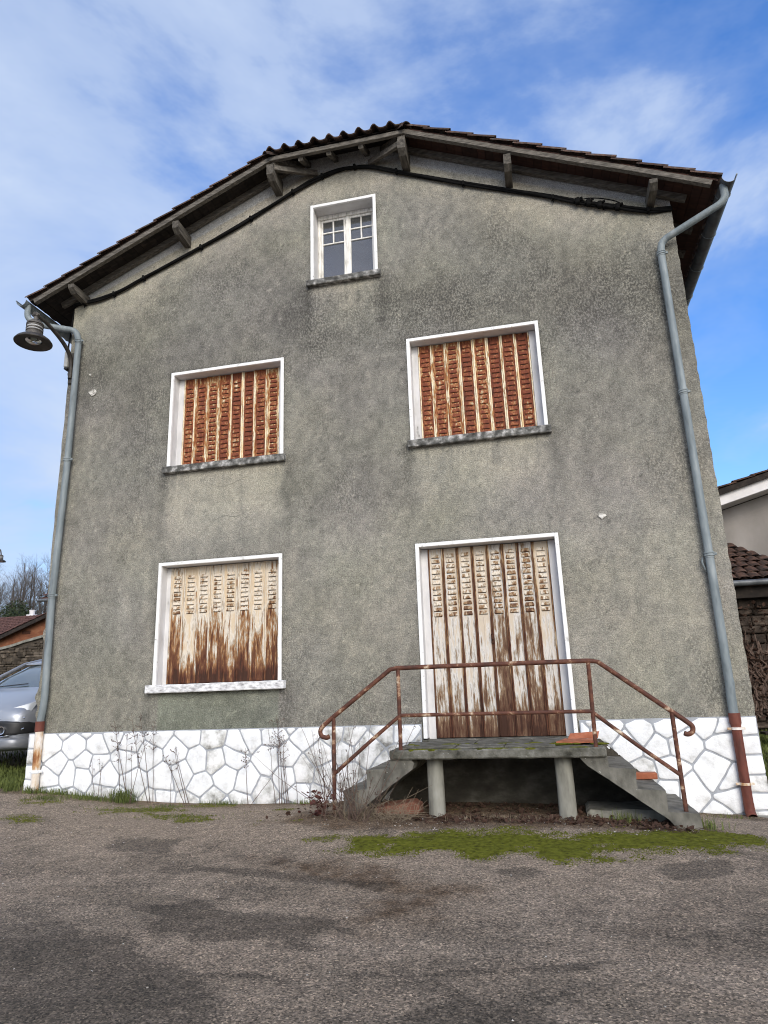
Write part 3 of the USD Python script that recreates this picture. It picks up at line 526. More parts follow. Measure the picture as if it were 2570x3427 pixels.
for n_ in 'ABCDE':                                           # mould along heads and jambs, drips at the sill ends
    w = WIN[n_]
    d = np.maximum(np.maximum(w[0] - WX, WX - w[1]), np.maximum(w[2] - Wz, Wz - w[3]))
    t -= .20 * np.exp(-np.maximum(d, 0) / .03) * (.5 + meshkit.fbm(P3 * 7, 3, 112))
    for xe in (w[0] - .06, w[1] + .06):
        t -= .14 * np.exp(-((WX - xe) / .07) ** 2) * sstep(w[2] - 1.5, w[2] - .1, Wz) * (Wz < w[2])
for n_ in 'ABC':                                              # thin runs below the sills
    w = WIN[n_]
    run = sstep(.52, .66, meshkit.fbm(np.stack([WX * 17, 0 * WX, Wz * .5], -1), 3, 150 + ord(n_))) * (WX > w[0] - .05) * (WX < w[1] + .05) * (Wz < w[2])
    t -= .20 * run * sstep(w[2] - .75, w[2] - .02, Wz)
w = WIN['D']                                                 # smooth grey-green repair below the lower window
rep = sstep(w[0] + .08, w[0] + .12, WX) * (1 - sstep(w[1] - .06, w[1] - .02, WX)) * (Wz < w[2])
t = np.where(Wz < 0.0, t - .12 * np.exp(-(Wz - PL) / .12) * .5, t)
t -= .18 * rep * (.6 + 1.6 * F((4, 1, 5), 4, 114))
fleck = meshkit.noise(P3 * 31, 120); t += .30 * (fleck > .93) * (meshkit.fbm(P3 * 1.1, 2, 121) > .5)
t -= .22 * (meshkit.noise(P3 * 34, 122) > .93)
t = np.clip(t, 0, 1)
stops = np.array([0, .25, .45, .65, 1.0])
cols = np.array([(.090, .087, .075), (.141, .136, .117), (.193, .185, .158), (.252, .241, .204), (.365, .340, .278)])
wt = np.stack([np.interp(t, stops, cols[:, k]) for k in range(3)], -1)
wt[..., 1] *= 1 + .05 * F((1.2, 1, 1.2), 3, 130); wt[..., 2] *= 1 + .14 * F((.9, 1, .9), 3, 131)
wt[rep > .5] *= np.array([.92, 1.0, .93])
strip = sstep(-.02, .02, Wz - (np.minimum(under(WX) - .30 + .055 * np.abs(WX - XC) * .5, 7.80)))       # painted band above the cable
wt = wt * (1 - strip[..., None]) + np.array([.36, .36, .35]) * strip[..., None]
used_, inv_ = np.unique(wf, return_inverse=True)
wp = put('front_wall', (np.stack([wx, wy, Wz], -1).reshape(-1, 3)[used_], inv_.reshape(-1, 4)), wall_mat, house, smooth=True)
colour_attr(wp, 'tint', wt.reshape(-1, 3)[used_])
grime = np.clip(.92 - 1.25 * t + 1.0 * streaks + 1.1 * F((1.1, 1, .8), 4, 141) + .22 * band, 0, .85) * (1 - strip) * (1 - .8 * rep)
colour_attr(wp, 'grime', np.repeat(grime.reshape(-1, 1)[used_], 3, 1))

plain_render = noisy('side_wall_render', [(.3, (.09, .085, .075)), (.7, (.17, .16, .14))], (1.5, 1.5, .6), 7, .95, (60, .6, .008))
for xa, xb in ((XL + .004, XL + .3), (XR - .3, XR - .004)):
    xm = min(abs(xa - XC), abs(xb - XC))
    put('side_wall', bx(xa, xb, .012, DEPTH, -1.9, float(under(XC + max(abs(xa - XC), abs(xb - XC)))) - .01), plain_render, house)
put('back_wall', extrude_xz(Polygon([(XL + .3, -1.9), (XR - .3, -1.9), (XR - .3, float(under(XR - .3)) - .02), (XC, ZR - .02), (XL + .3, float(under(XL + .3)) - .02)]), DEPTH - .3, DEPTH - .004), plain_render, house)
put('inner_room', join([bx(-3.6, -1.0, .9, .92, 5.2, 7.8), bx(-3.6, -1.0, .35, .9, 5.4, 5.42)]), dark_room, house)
for k, pts in enumerate([[(-4.35, 2.96), (-4.15, 2.90), (-3.98, 2.93), (-3.78, 3.00), (-3.68, 2.99)], [(-4.3, 2.40), (-4.1, 2.47), (-3.9, 2.45), (-3.7, 2.53)], [(-4.7, .10), (-4.5, .06), (-4.3, .13), (-4.05, .11), (-3.9, .14)], [(-3.95, .02), (-3.8, .12), (-3.62, .09), (-3.45, .16)], [(1.35, 5.55), (1.5, 5.56), (1.7, 5.60)], [(.6, 2.02), (.75, 1.99), (.82, 2.05)]]):
    p = smooth_path([(x, -.004, z) for x, z in pts], 4); p[:, 2] += .05 * (meshkit.fbm(p * 16, 3, 3) - .5)
    wv = .0012 + .0022 * np.sin(np.linspace(0, math.pi, len(p)))
    a, b = p + np.array([0, -.004, .5]) * wv[:, None] * np.array([0, 0, 1]), p - np.array([0, .004, .5]) * wv[:, None] * np.array([0, 0, 1])
    a[:, 1] = b[:, 1] = -.009
    v = np.vstack([a, b]); n = len(p); q = np.array([(i, i + 1, n + i + 1, n + i) for i in range(n - 1)])
    put('crack', (v, q), crack_mat, house)
for (x, z, s) in ((-6.33, 4.62, .075), (-6.40, 4.93, .02), (.86, 2.02, .05), (-3.95, .155, .02), (-2.60, -.28, .015)):
    k = 11; an = np.arange(k) * 2 * math.pi / k; rr_ = s * (.55 + .6 * rng.random(k))
    put('plaster_chip', extrude_xz(Polygon(np.stack([x + rr_ * np.cos(an), z + .8 * rr_ * np.sin(an)], 1)), -.013, -.002), chip_mat, house)

# plinth and its stones
xl0, xr0 = XL - .055, XR + .004
pl = thing  # (name kept short below)
def base_line(x): return float(ground(x, -.03)) - .10
xs_ = np.linspace(xl0, xr0, 40)
pp = Polygon([(xl0, PL)] + [(x, base_line(x) - .3) for x in xs_] + [(xr0, PL)])
door = sbox(-1.47, -.60, .345, 0)
plinth = put('plinth', extrude_xz(pp.difference(door), -.022, .25), mortar_mat, house)
stair_zone = Polygon([(-1.585, -.54), (.516, -.54), (.62, -.66), (1.2, -1.15), (1.25, -1.6), (-2.1, -1.6), (-1.62, -.70)])
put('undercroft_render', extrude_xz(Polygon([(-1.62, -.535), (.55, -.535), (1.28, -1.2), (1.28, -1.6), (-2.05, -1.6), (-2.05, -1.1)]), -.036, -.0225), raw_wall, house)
area = Polygon([(xl0 + .19, PL)] + [(x, float(ground(x, -.03)) - .02) for x in np.linspace(xl0 + .19, xr0 - .22, 30)] + [(xr0 - .22, PL)])
area = area.difference(stair_zone).difference(door)
seeds, r2 = [], random.Random(11)
for iz in range(-1, 6):
    for ix in range(-1, 30):
        seeds.append((xl0 + (ix + .5 * (iz % 2)) * .325 + r2.uniform(-.125, .125), -1.40 + iz * .245 + r2.uniform(-.085, .085)))
vor = Voronoi(np.array(seeds + [(-30, 0), (30, 0), (0, 30), (0, -30)]))
cells = []
for k in range(len(seeds)):
    reg = vor.regions[vor.point_region[k]]
    if reg and -1 not in reg:
        c = Polygon(vor.vertices[reg]).buffer(0).intersection(area)
        cells += [g for g in getattr(c, 'geoms', [c]) if g.area > .004]
for side in (0, 1):                                          # squared corner blocks
    z = PL
    for k in range(6):
        h = r2.uniform(.17, .22); a, b = (xl0, xl0 + .19) if side == 0 else (xr0 - .22, xr0)
        zb = max(z - h, float(ground((a + b) / 2, -.03)) - .05)
        if z - zb > .05: cells.append(sbox(a - .02 * (side == 0) * k / 5, zb, b + .02 * side * k / 5, z))
        z -= h
def stone_mesh(c, seed):
    g = c.buffer(-.026).buffer(.015, resolution=2).simplify(.003)
    if g.is_empty or g.geom_type != 'Polygon' or g.area < .0015: return None
    o = np.array(g.segmentize(.075).exterior.coords)[:-1]
    wob = np.stack([meshkit.fbm(np.stack([o[:, 0] * 7, o[:, 1] * 7, 0 * o[:, 0] + k], 1), 2, 200 + k) - .5 for k in (0, 1)], 1) * .030
    wob[o[:, 1] > PL - .05, 1] *= .2; o = o + wob
    inner = np.array(g.centroid.coords[0])
    n = len(o); d = inner - o; ln = np.linalg.norm(d, axis=1, keepdims=True)
    rs = np.random.default_rng(seed)
    y1 = -.033 - .003 * rs.random(n); i1 = o + d / ln * .012
    i2 = o + d * .45; y2 = -.035 - .006 * rs.random(n)
    ring = lambda q, y: np.stack([q[:, 0], np.broadcast_to(y, (n,)), q[:, 1]], 1)
    v = np.vstack([ring(o, -.021), ring(o, -.029), ring(i1, y1), ring(i2, y2), [[inner[0], -.039, inner[1]]]])
    f = []
    for L in range(3):
        for k in range(n):
            k2 = (k + 1) % n; f += [(L * n + k, L * n + k2, (L + 1) * n + k2), (L * n + k, (L + 1) * n + k2, (L + 1) * n + k)]
    for k in range(n): f.append((3 * n + k, 3 * n + (k + 1) % n, 4 * n))
    f = np.array(f)
    if Polygon(o).exterior.is_ccw is False: f = f[:, ::-1]
    return v, f
for k, c in enumerate(cells):
    m = stone_mesh(c, k)
    if m is None: continue
    x, z = c.centroid.x, c.centroid.y
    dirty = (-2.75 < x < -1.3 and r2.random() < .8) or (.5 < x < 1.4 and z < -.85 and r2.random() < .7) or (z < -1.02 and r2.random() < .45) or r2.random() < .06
    put('stone', m, stone_dirty if dirty else stone_white, plinth, smooth=40)
put('footing_strip', rough(cbx(.95, 2.25, -.22, -.03, -1.6, -1.325, .02), .012, 5, 3, 3), column_mat, house)

# window surrounds, sills, shutters
BW = .046
def surround(w, depth, name='window_surround', sill=True):
    x0, x1, z0, z1 = w
    y = -.018
    fr = put(name, join([rough(cbx(x0, x0 + BW, y, .02, z0, z1, .004), .0025, 9, 1, 3), rough(cbx(x1 - BW, x1, y, .02, z0, z1, .004), .0025, 9, 2, 3), rough(cbx(x0 + BW, x1 - BW, y + .001, .02, z1 - BW, z1, .004), .0025, 9, 3, 3)]), white_trim, house)
    put('reveal', join([bx(x0 + .004, x0 + BW - .003, .02, depth + .04, z0, z1 - .004), bx(x1 - BW + .003, x1 - .004, .02, depth + .04, z0, z1 - .004), bx(x0 + BW - .003, x1 - BW + .003, .02, depth + .04, z1 - BW + .003, z1 - .004)]), reveal_paint, fr)
    return fr
slat_count = [0]
def shutters(w, depth, n, zsill, slat_from, slat_pitch, mats, slot=.0, gap=.085):
    """n tall folding steel leaves; the part above slat_from carries pressed louvres."""
    panel_m, fold_m, slat_m = mats
    x0, x1, z0, z1 = w
    a, b, zt = x0 + BW + gap, x1 - BW - gap, z1 - BW - .008
    zb = zsill + .012
    for q in (bx(x0 + BW - .002, a - .003, depth - .012, depth + .05, zsill, zt), bx(b + .003, x1 - BW + .002, depth - .012, depth + .05, zsill, zt)): put('shutter_post', q, reveal_paint, house)
    pw = (b - a) / n
    for k in range(n):
        xa, xb = a + k * pw + .0015, a + (k + 1) * pw - .0015
        y0 = depth + (.004 if k % 2 else -.004)
        m, hw = (xa + xb) / 2, pw * .335
        fold = .018
        body = [bx(m - hw, m + hw, y0 + .002, y0 + .012, zb, zt)]
        flat = [bx(xa + fold, m - hw, y0 - .001, y0 + .014, zb, zt), bx(m + hw, xb - fold, y0 - .001, y0 + .014, zb, zt)]
        ridge = [cbx(xa, xa + fold, y0 - .014, y0 + .014, zb, zt, .003), cbx(xb - fold, xb, y0 - .014, y0 + .014, zb, zt, .003)]
        rib = [cbx(m - .004, m + .004, y0 - .003, y0 + .004, zb + .01, slat_from - .02, .002)] if slat_from > zb + .1 else []
        ph = put('shutter_panel', rough(join([rough(q, 0, sub=0) for q in body + flat + rib]), .0008, 20, k), panel_m, house)
        put('folded_edge', rough(join(ridge), .001, 15, k), fold_m, ph)
        z = slat_from; slats, slots = [], []; sw = hw * .90
        while z + slat_pitch < zt - .045:
            j = random.uniform(-.002, .002); lip = random.uniform(.009, .013); e = random.uniform(.80, .92)
            zz0, zz1 = z + .012 + j, z + slat_pitch - .006 + j
            P = [(m - sw * .80, y0 + .004, zz1), (m + sw * .80, y0 + .004, zz1), (m - sw, y0 + .004, zz0 + .010), (m + sw, y0 + .004, zz0 + .010), (m - sw * .97, y0 + .004, zz0), (m + sw * .97, y0 + .004, zz0),
                 (m - sw * e, y0 - lip, zz0 + .007), (m + sw * e, y0 - lip, zz0 + .007), (m - sw * e, y0 - lip + .003, zz0 + .001), (m + sw * e, y0 - lip + .003, zz0 + .001), (m - sw * .78, y0 - lip * .5, zz0 + slat_pitch * .5), (m + sw * .78, y0 - lip * .5, zz0 + slat_pitch * .5)]
            sm = hull(P)
            slots.append(bx(m - sw * e, m + sw * e, y0 - .001, y0 + .003, zz0 - random.uniform(.004, .0075), zz0 - .0002))
            if slat_count[0] < 300: put('slat', sm, slat_m, ph); slat_count[0] += 1
            else: slats.append(sm)
            z += slat_pitch
        put('louvre_slots', join(slots), slot_black, ph, kind='stuff')
        if slats: put('slats', join(slats), slat_m, ph, kind='stuff')
def sill(w, mat, h=.095, out=.075, ext=.035, seed=0, lip=0.0):
    x0, x1, z0, z1 = w
    return rough(cbx(x0 - ext, x1 + ext, -out, .20, z0 - h, z0 + .004, .008), .004, 7, seed, 4)
for key in 'BC':
    fr = surround(WIN[key], .17); put('window_sill', sill(WIN[key], sill_mat, seed=ord(key)), sill_mat, fr)
    w = WIN[key]; shutters(w, .165, 8, w[2] + .004, w[2] + .05, .0715, (rusty_panel, paint_upper, rust_slat))
fr = surround(WIN['D'], .17); put('window_sill', sill(WIN['D'], sill_white, h=.10, out=.095, ext=.06, seed=5), sill_white, fr)
w = WIN['D']; shutters(w, .165, 8, w[2] + .004, 1.17, .061, (paint_lower, paint_lower, slat_lower), slot=.003, gap=.06)
fr = surround(WIN['E'], .17, 'door_surround'); w = WIN['E']
put('door_step', rough(cbx(w[0] - .02, w[1] + .02, -.03, .25, -.60, -.512, .01), .006, 6, 4, 3), slab_mat, fr)
shutters(w, .165, 8, w[2] - .015, .93, .068, (paint_door, fold_door, slat_lower), slot=.004)
put('door_latch', join([cbx(-.585, -.545, .135, .165, .58, .70, .006), tube([(-.565, .15, .64), (-.565, .10, .64)], .012, 8)]), slot_dark, house)

# attic window
w = WIN['A']; fr = surround(w, .24); put('window_sill', sill(w, sill_mat, h=.085, out=.08, ext=.05, seed=9), sill_mat, fr)
x0, x1, z0, z1 = w[0] + BW, w[1] - BW, w[2] + .004, w[3] - BW
yw = .215
wf_ = put('window_frame', join([rough(cbx(x0, x0 + .045, yw, yw + .06, z0, z1 - .06, .004), .002, 9, 5, 2), rough(cbx(x1 - .045, x1, yw, yw + .06, z0, z1 - .06, .004), .002, 9, 6, 2), cbx(x0, x1, yw - .012, yw + .06, z1 - .06, z1, .004)]), peel_wood, house)
mid = (x0 + x1) / 2
zb_, zt_ = z0 + .01, z1 - .065
for s in (0, 1):
    a, b = (x0 + .047, mid - .003) if s == 0 else (mid + .003, x1 - .047)
    st = .030 if s == 0 else .052; st2 = .052 if s == 0 else .030
    cas = put('casement', join([rough(cbx(a, a + st, yw + .010, yw + .05, zb_, zt_, .004), .0025, 11, 7 + s, 2), rough(cbx(b - st2, b, yw + .010, yw + .05, zb_, zt_, .004), .0025, 11, 9 + s, 2), cbx(a + st, b - st2, yw + .011, yw + .05, zt_ - .035, zt_, .004), cbx(a + st, b - st2, yw + .011, yw + .05, zb_, zb_ + .035, .004)]), peel_wood, house)
    pa, pb, pz0, pz1 = a + st, b - st2, zb_ + .035, zt_ - .035
    H_ = pz1 - pz0; q1, q2 = pz1 - .175 * H_, pz1 - .35 * H_; pm = (pa + pb) / 2
    for q in (q1, q2): put('glazing_bar', rough(cbx(pa, pb, yw + .008, yw + .04, q - .010, q + .010, .003), .0015, 20, 3, 2), peel_wood, cas)
    put('glazing_bar', rough(cbx(pm - .010, pm + .010, yw + .009, yw + .041, q2 + .01, pz1, .003), .0015, 20, 4, 2), peel_wood, cas)
    for (u0, u1, v0, v1) in ((pa, pm - .009, q1 + .009, pz1), (pm + .009, pb, q1 + .009, pz1), (pa, pm - .009, q2 + .009, q1 - .009), (pm + .009, pb, q2 + .009, q1 - .009), (pa, pb, pz0, q2 - .009)):
        put('pane', bx(u0, u1, yw + .026, yw + .030, v0, v1), pane_mat, cas)
    put('casement_cover_strip', rough(cbx(mid - .018, mid + .018, yw - .002, yw + .0095, zb_, zt_, .004), .002, 12, 3, 2), peel_wood, cas) if s else None

# roof: boards, rafters, purlins, tiles
roof = put('roof', extrude_xz(Polygon([(XC - HE, float(under(XC - HE)) + .026), (XC - HH - .02, float(under(XC - HH - .02)) + .026), (XC - HH - .02, float(under(XC - HH - .02)) + .040), (XC - HE, float(under(XC - HE)) + .040)]), YF + .02, DEPTH + .4), board_dark, house)
put('roof_deck', extrude_xz(Polygon([(XC + HE, float(under(XC + HE)) + .026), (XC + HH + .02, float(under(XC + HH + .02)) + .026), (XC + HH + .02, float(under(XC + HH + .02)) + .040), (XC + HE, float(under(XC + HE)) + .040)]), YF + .02, DEPTH + .4), board_dark, roof)
put('roof_deck', join([hull([(XC + s * HH, YF + .02, ZH + .026), (XC + s * HH, DEPTH + .4, ZH + .026), (XC, YF + HH, ZR + .026), (XC, DEPTH + .4, ZR + .026), (XC + s * HH, YF + .02, ZH + .04), (XC + s * HH, DEPTH + .4, ZH + .04), (XC, YF + HH, ZR + .04), (XC, DEPTH + .4, ZR + .04)]) for s in (-1, 1)] +
    [hull([(XC - HH, YF + .02, 7.926), (XC + HH, YF + .02, 7.926), (XC, YF + HH, ZR + .026), (XC - HH, YF + .02, 7.94), (XC + HH, YF + .02, 7.94), (XC, YF + HH, ZR + .04)])]), board_dark, roof)
cs = math.cos(math.atan(SL))
def slope_prism(s, h0, h1, y0, y1, n0_, n1_):
    """A box lying on the side slope s: from h0 to h1 across, y0 to y1 along, n0 to n1 above the boards' underside."""
    P = []
    for h in (h0, h1):
        for y in (y0, y1):
            for n in (n0_, n1_): P.append((XC + s * (h + n * SL * cs), y, ZR - SL * h + n * cs))
    return hull(P)
for s in (-1, 1):
    hs = np.arange(HH + .03, HE - .02, .108)
    for k, h in enumerate(hs):
        g = random.uniform(0, .004)
        put('roof_board', slope_prism(s, h, min(h + .104, HE), YF + .012, DEPTH + .38, g, .022 + g), board_red if s > 0 else board_dark, roof)
hy = np.arange(YF + .03, YF + .62, .108)
for k, y in enumerate(hy):
    hw = HH - (y - YF) - .02; z = ZH + SL * (y - YF)
    put('roof_board', hull([(XC + q * (hw - (.10 if e else 0)), y + (.104 if e else 0), z + (.104 * SL if e else 0) + n) for q in (-1, 1) for e in (0, 1) for n in (0, .022)]), board_dark, roof)
for s in (-1, 1):                                             # verge rafter, wall rafter, then those behind
    for k, y in enumerate([YF + .035, -.05] + list(np.arange(.55, DEPTH, .55))):
        hh0 = HH + .0 if k < 2 else HH
        if k == 1: hh0 = HH - .25
        hend = HE - .06 if k == 0 else HE - (.28 if k == 1 else .10)
        m = slope_prism(s, hh0, hend, y - .032, y + .032, -.072 if k == 0 else -.088, -.002)
        put('rafter', rough((m[0], m[1]), .006, 2.5, k + (s > 0) * 7, 4) if k < 2 else m, wood_rafter if k < 2 else wood_old, house)
put('rafter', rough(cbx(XC - HH, XC + HH, YF, YF + .06, ZH - .072, ZH - .002, .004), .006, 2.5, 5, 4), wood_rafter, house)
for s in (-1, 1):                                             # hip rafters, jack rafters
    put('rafter', beam((XC + s * (HH - .02), YF + .05, ZH - .07), (XC + s * .1, YF + HH - .1, ZR - .09), .07, .10, c=.006), wood_rafter, house)
    put('rafter', rough(beam((XC + s * (HH - .05), YF + .07, ZH - .16), (XC + s * (HH - .62), -.02, ZH - .10), .06, .09, c=.006), .004, 6, 3, 3), wood_rafter, house)
for x in (-2.86, -2.42, -1.93):
    put('rafter', beam((x, YF + .05, ZH - .085), (x + .02, .25, ZH + SL * .67 - .085), .075, .085, c=.008), wood_old, house)
for x, zb in ((-6.575, 6.235), (-4.845, 6.89), (-3.325, 7.520), (-1.320, 7.505), (.135, 6.895), (1.938, 6.225)):
    zt = float(under(x)) - .09 - .04
    big = .085 if abs(x - XC) < 1.2 else .075
    zb = min(zb, zt - .13)
    pts = [(.35, zb), (-.02, zb), (YF + .10, zb + .015), (YF + .012, zb + .075), (YF + .008, zt + .03 * 0), (.35, zt)]
    put('purlin', rough(extrude_yz(pts, x - big / 2 - .012, x + big / 2 + .012), .006, 5, int(abs(x) * 10), 3), wood_old, house)

def tile_shape(L=.385, W=.232, th=.016):
    """A Roman clay tile: barrel on one side, shallow pan on the other; u runs down the slope, v across."""
    vv = np.linspace(0, 1, 10)
    prof = np.where(vv < .5, .058 * np.sin(np.pi * np.clip(vv / .5, 0, 1)), -.012 * np.sin(np.pi * np.clip((vv - .5) / .5, 0, 1)))
    P = []
    for lay in (1, 0):
        for u in (0, 1):
            P.append(np.stack([np.full(10, u * L), vv * W * 1.06, prof + (th if lay else 0) + (.044 if u else .004)], 1))
    v = np.vstack(P); n = 10; f = []
    for k in range(n - 1):
        f += [(k, n + k, n + k + 1, k + 1), (2 * n + k, 2 * n + k + 1, 3 * n + k + 1, 3 * n + k), (n + k, 3 * n + k, 3 * n + k + 1, n + k + 1), (k, k + 1, 2 * n + k + 1, 2 * n + k)]
    f += [(0, 2 * n, 3 * n, n), (n - 1, 2 * n - 1, 4 * n - 1, 3 * n - 1)]
    f = np.array(f); return v, np.vstack([f[:, [0, 1, 2]], f[:, [0, 2, 3]]])
TV, TF = tile_shape()
def tile_at(origin, du, dv, dn, jit=True):
    j = (rng.random(3) - .5) * np.array([.012, .006, .006]) if jit else np.zeros(3); r = (rng.random() - .5) * .05 if jit else 0
    V = TV + j; V = np.stack([V[:, 0], V[:, 1] + r * V[:, 0], V[:, 2]], 1)
    f = TF if np.dot(np.cross(du, dv), dn) > 0 else TF[:, ::-1]
    return np.asarray(origin) + V[:, :1] * du + V[:, 1:2] * dv + V[:, 2:3] * dn, f
PITCH_U = .335
field, ntile = [], 0
for s in (-1, 1):
    du = np.array([s * cs, 0, -SL * cs]); dn = np.array([s * SL * cs, 0, cs]); dv = np.array([0, 1.0, 0])
    Ls = (HE + .03) / cs
    for c in range(41):
        y = YF - .035 + c * .232
        k = 0
        while True:
            u_low = Ls - k * PITCH_U; u0_ = u_low - .385
            h_top = u0_ * cs
            if h_top < -.05: break
            hm = (u0_ + .19) * cs
            if hm < HH and y + .11 < YF + (HH - hm) + .05: k += 1; continue
            o = np.array([XC, y, ZR]) + du * u0_ + dn * .022
            m = tile_at(o, du, dv, dn)
            if c < 2 and ntile < 200: put('roof_tile', m, tile_mat, roof); ntile += 1
            else: field.append(m)
            k += 1
du = np.array([0, -cs, -SL * cs]); dn = np.array([0, -SL * cs, cs]); dv = np.array([1.0, 0, 0])
for c in range(9):
    for k in range(4):
        x = XC - HH - .02 + c * .2295
        u_low = (HH + .045) / cs - k * PITCH_U
        yl = YF + HH - (u_low - .2) * cs
        if abs(x + .115 - XC) > HH - (yl - YF) + .12 and k > 0: continue
        o = np.array([x, YF + HH, ZR]) + du * (u_low - .385) + dn * .018
        put('roof_tile', tile_at(o, du, dv, dn), tile_mat, roof); ntile += 1
put('roof_tile_field', join(field), tile_mat, roof, kind='stuff')
def half_round(a, b, r=.088, n=9):
    a, b = np.asarray(a, float), np.asarray(b, float); t_ = (b - a) / np.linalg.norm(b - a)
    s_ = np.cross(t_, (0, 0, 1)); s_ /= np.linalg.norm(s_); n_ = np.cross(s_, t_)
    an = np.linspace(-.1, math.pi + .1, n); P = []
    for q, rr_ in ((a, r * .88), (b, r)):
        for k_ in (1, .86):
            P += [q + rr_ * k_ * (np.cos(x) * s_ + np.sin(x) * n_) for x in an]
    v = np.array(P); f = []
    for k in range(n - 1):
        f += [(k, k + 1, 2 * n + k + 1, 2 * n + k), (n + k, 3 * n + k, 3 * n + k + 1, n + k + 1), (k, n + k, n + k + 1, k + 1), (2 * n + k, 2 * n + k + 1, 3 * n + k + 1, 3 * n + k)]
    return v, np.array(f)
for s in (-1, 1):
    a, b = np.array([XC, YF + HH, ZR + .03]), np.array([XC + s * (HH + .02), YF - .01, ZH - .015])
    for k in range(4): put('ridge_tile', half_round(a + (b - a) * k / 4, a + (b - a) * (k + 1.12) / 4), tile_mat, roof, smooth=40)
for k in range(23): put('ridge_tile', half_round((XC, YF + HH + k * .38, ZR + .13), (XC, YF + HH + (k + 1.1) * .38, ZR + .135)), tile_mat, roof, smooth=40)

# gutters and downpipes
for s in (-1, 1):
    xg, zg, rg = XC + s * (HE + .125), float(under(XC + HE)) + .015, .088
    an = np.linspace(math.pi, 2 * math.pi, 13); ys = [YF - .03, YF + 1.2, 3.0, 6.0, DEPTH + .4]
    P = []
    for rr_ in (rg, rg - .004):
        for y in ys: P.append(np.stack([xg + rr_ * np.cos(an), np.full(13, y), zg + rr_ * np.sin(an) + .006 * (y > 2)], 1))
    v = np.vstack(P); f = []; n = 13; ny = len(ys)
    for lay in (0, 1):
        for i in range(ny - 1):
            for k in range(n - 1):
                o = lay * ny * n + i * n + k; q = (o, o + n, o + n + 1, o + 1); f.append(q if lay else q[::-1])
    for k in range(n - 1): f.append((k, k + 1, ny * n + k + 1, ny * n + k))
    gut = put('gutter', (v, np.array(f)), zinc if s < 0 else zinc_dark, house, smooth=40)
    put('gutter_stop_end', extrude_xz(Polygon([(xg + (rg - .002) * math.cos(a), zg + (rg - .002) * math.sin(a)) for a in an] + [(xg + rg - .004, zg)]), YF + .12, YF + .125), white_soffit, gut)
    put('gutter_bead', join([tube([(xg + s * rg, YF - .035, zg + .004), (xg + s * rg, DEPTH + .4, zg + .010)], .010, 8)]), zinc, gut)
    for y in np.arange(YF + .3, DEPTH, .8):
        put('gutter_hook', tube(np.stack([xg + (rg + .004) * np.cos(an), np.full(13, y), zg + (rg + .004) * np.sin(an)], 1), .006, 5), zinc, gut)
def collar(p, r, mat, parent):
    x, y, z = p
    put('pipe_bracket', join([lathe([(r, -.045), (r + .004, -.042), (r + .004, -.026), (r + .013, -.022), (r + .013, -.006), (r + .005, -.003), (r + .005, .003), (r + .013, .006), (r + .013, .022), (r, .026)], p, 20), cbx(x + r * .7, x + r + .035, y - .012, y + .012, z - .014, z + .014, .003), bx(x - .012, x + .012, y + r * .8, -.002, z - .010, z + .010)]), mat, parent, smooth=40)
dp = put('downpipe', tube(bend_path([(2.752, -.34, 6.09), (2.752, -.34, 5.86), (1.99, -.085, 5.60), (1.965, -.085, 5.42), (1.966, -.085, 4.2), (1.966, -.085, .16), (1.958, -.09, -.31)], .11, 7), .046, 18), zinc, house, smooth=40)
put('pipe_dent', rough(tube([(1.966, -.085, .30), (1.961, -.082, .14), (1.966, -.09, .02), (1.958, -.087, -.12), (1.957, -.09, -.31)], [.046, .043, .049, .047, .0475], 18), .003, 9, 4), zinc, dp, smooth=40)
for z in (5.42, 3.47, 1.45): collar((1.966, -.085, z), .046, zinc, dp)
put('torn_bracket_strap', tube(smooth_path([(1.90, -.05, 1.42), (1.885, -.07, 1.36), (1.905, -.06, 1.29), (1.925, -.03, 1.26)], 4), [.010] * 12 + [.005], 6), zinc, dp)
ip = put('iron_downpipe', join([lathe([(.047, .0), (.060, .0), (.060, -.10), (.050, -.13)], (1.960, -.09, -.295), 20), tube([(1.960, -.09, -.42), (1.962, -.09, -1.25)], .050, 20, caps=False), tube(bend_path([(1.962, -.09, -1.2), (1.963, -.095, -1.29), (1.965, -.16, -1.335)], .06), .052, 20, caps=False)]), rust_pipe, house, smooth=40)
for z in (-.455, -1.01): put('pipe_bracket', join([lathe([(.05, -.014), (.056, -.012), (.056, .012), (.05, .014)], (1.961, -.09, z), 20), cbx(2.0, 2.05, -.10, -.08, z - .012, z + .012, .003), cbx(1.87, 1.92, -.10, -.08, z - .012, z + .012, .003), bx(1.95, 1.97, -.045, -.03, z - .012, z + .012)]), flaky_pipe, ip, smooth=40)
dp = put('downpipe', tube(bend_path([(-7.36, -.34, 6.09), (-7.37, -.34, 5.88), (-7.20, -.30, 5.76), (-6.66, -.085, 5.685), (-6.60, -.085, 5.50), (-6.600, -.085, 3.5), (-6.645, -.085, 1.5), (-6.610, -.085, .10), (-6.640, -.09, -.20)], .10, 7), .046, 18), zinc, house, smooth=40)
for x, z in ((-6.600, 5.49), (-6.600, 3.54), (-6.645, 1.52)): collar((x, -.085, z), .046, zinc, dp)
put('pipe_socket', lathe([(.047, .0), (.060, .0), (.058, -.13), (.048, -.135)], (-6.640, -.09, -.175), 20), rust_pipe, dp, smooth=40)
ip = put('iron_downpipe', tube([(-6.638, -.09, -.30), (-6.633, -.09, -1.12)], [.052, .05], 20), flaky_pipe, house, smooth=40)
put('pipe_bracket', join([lathe([(.05, -.02), (.06, -.017), (.06, .017), (.05, .02)], (-6.635, -.09, -.81), 20), cbx(-6.59, -6.54, -.10, -.075, -.825, -.795, .004), cbx(-6.73, -6.68, -.10, -.075, -.825, -.795, .004)]), stone_white, ip, smooth=40)

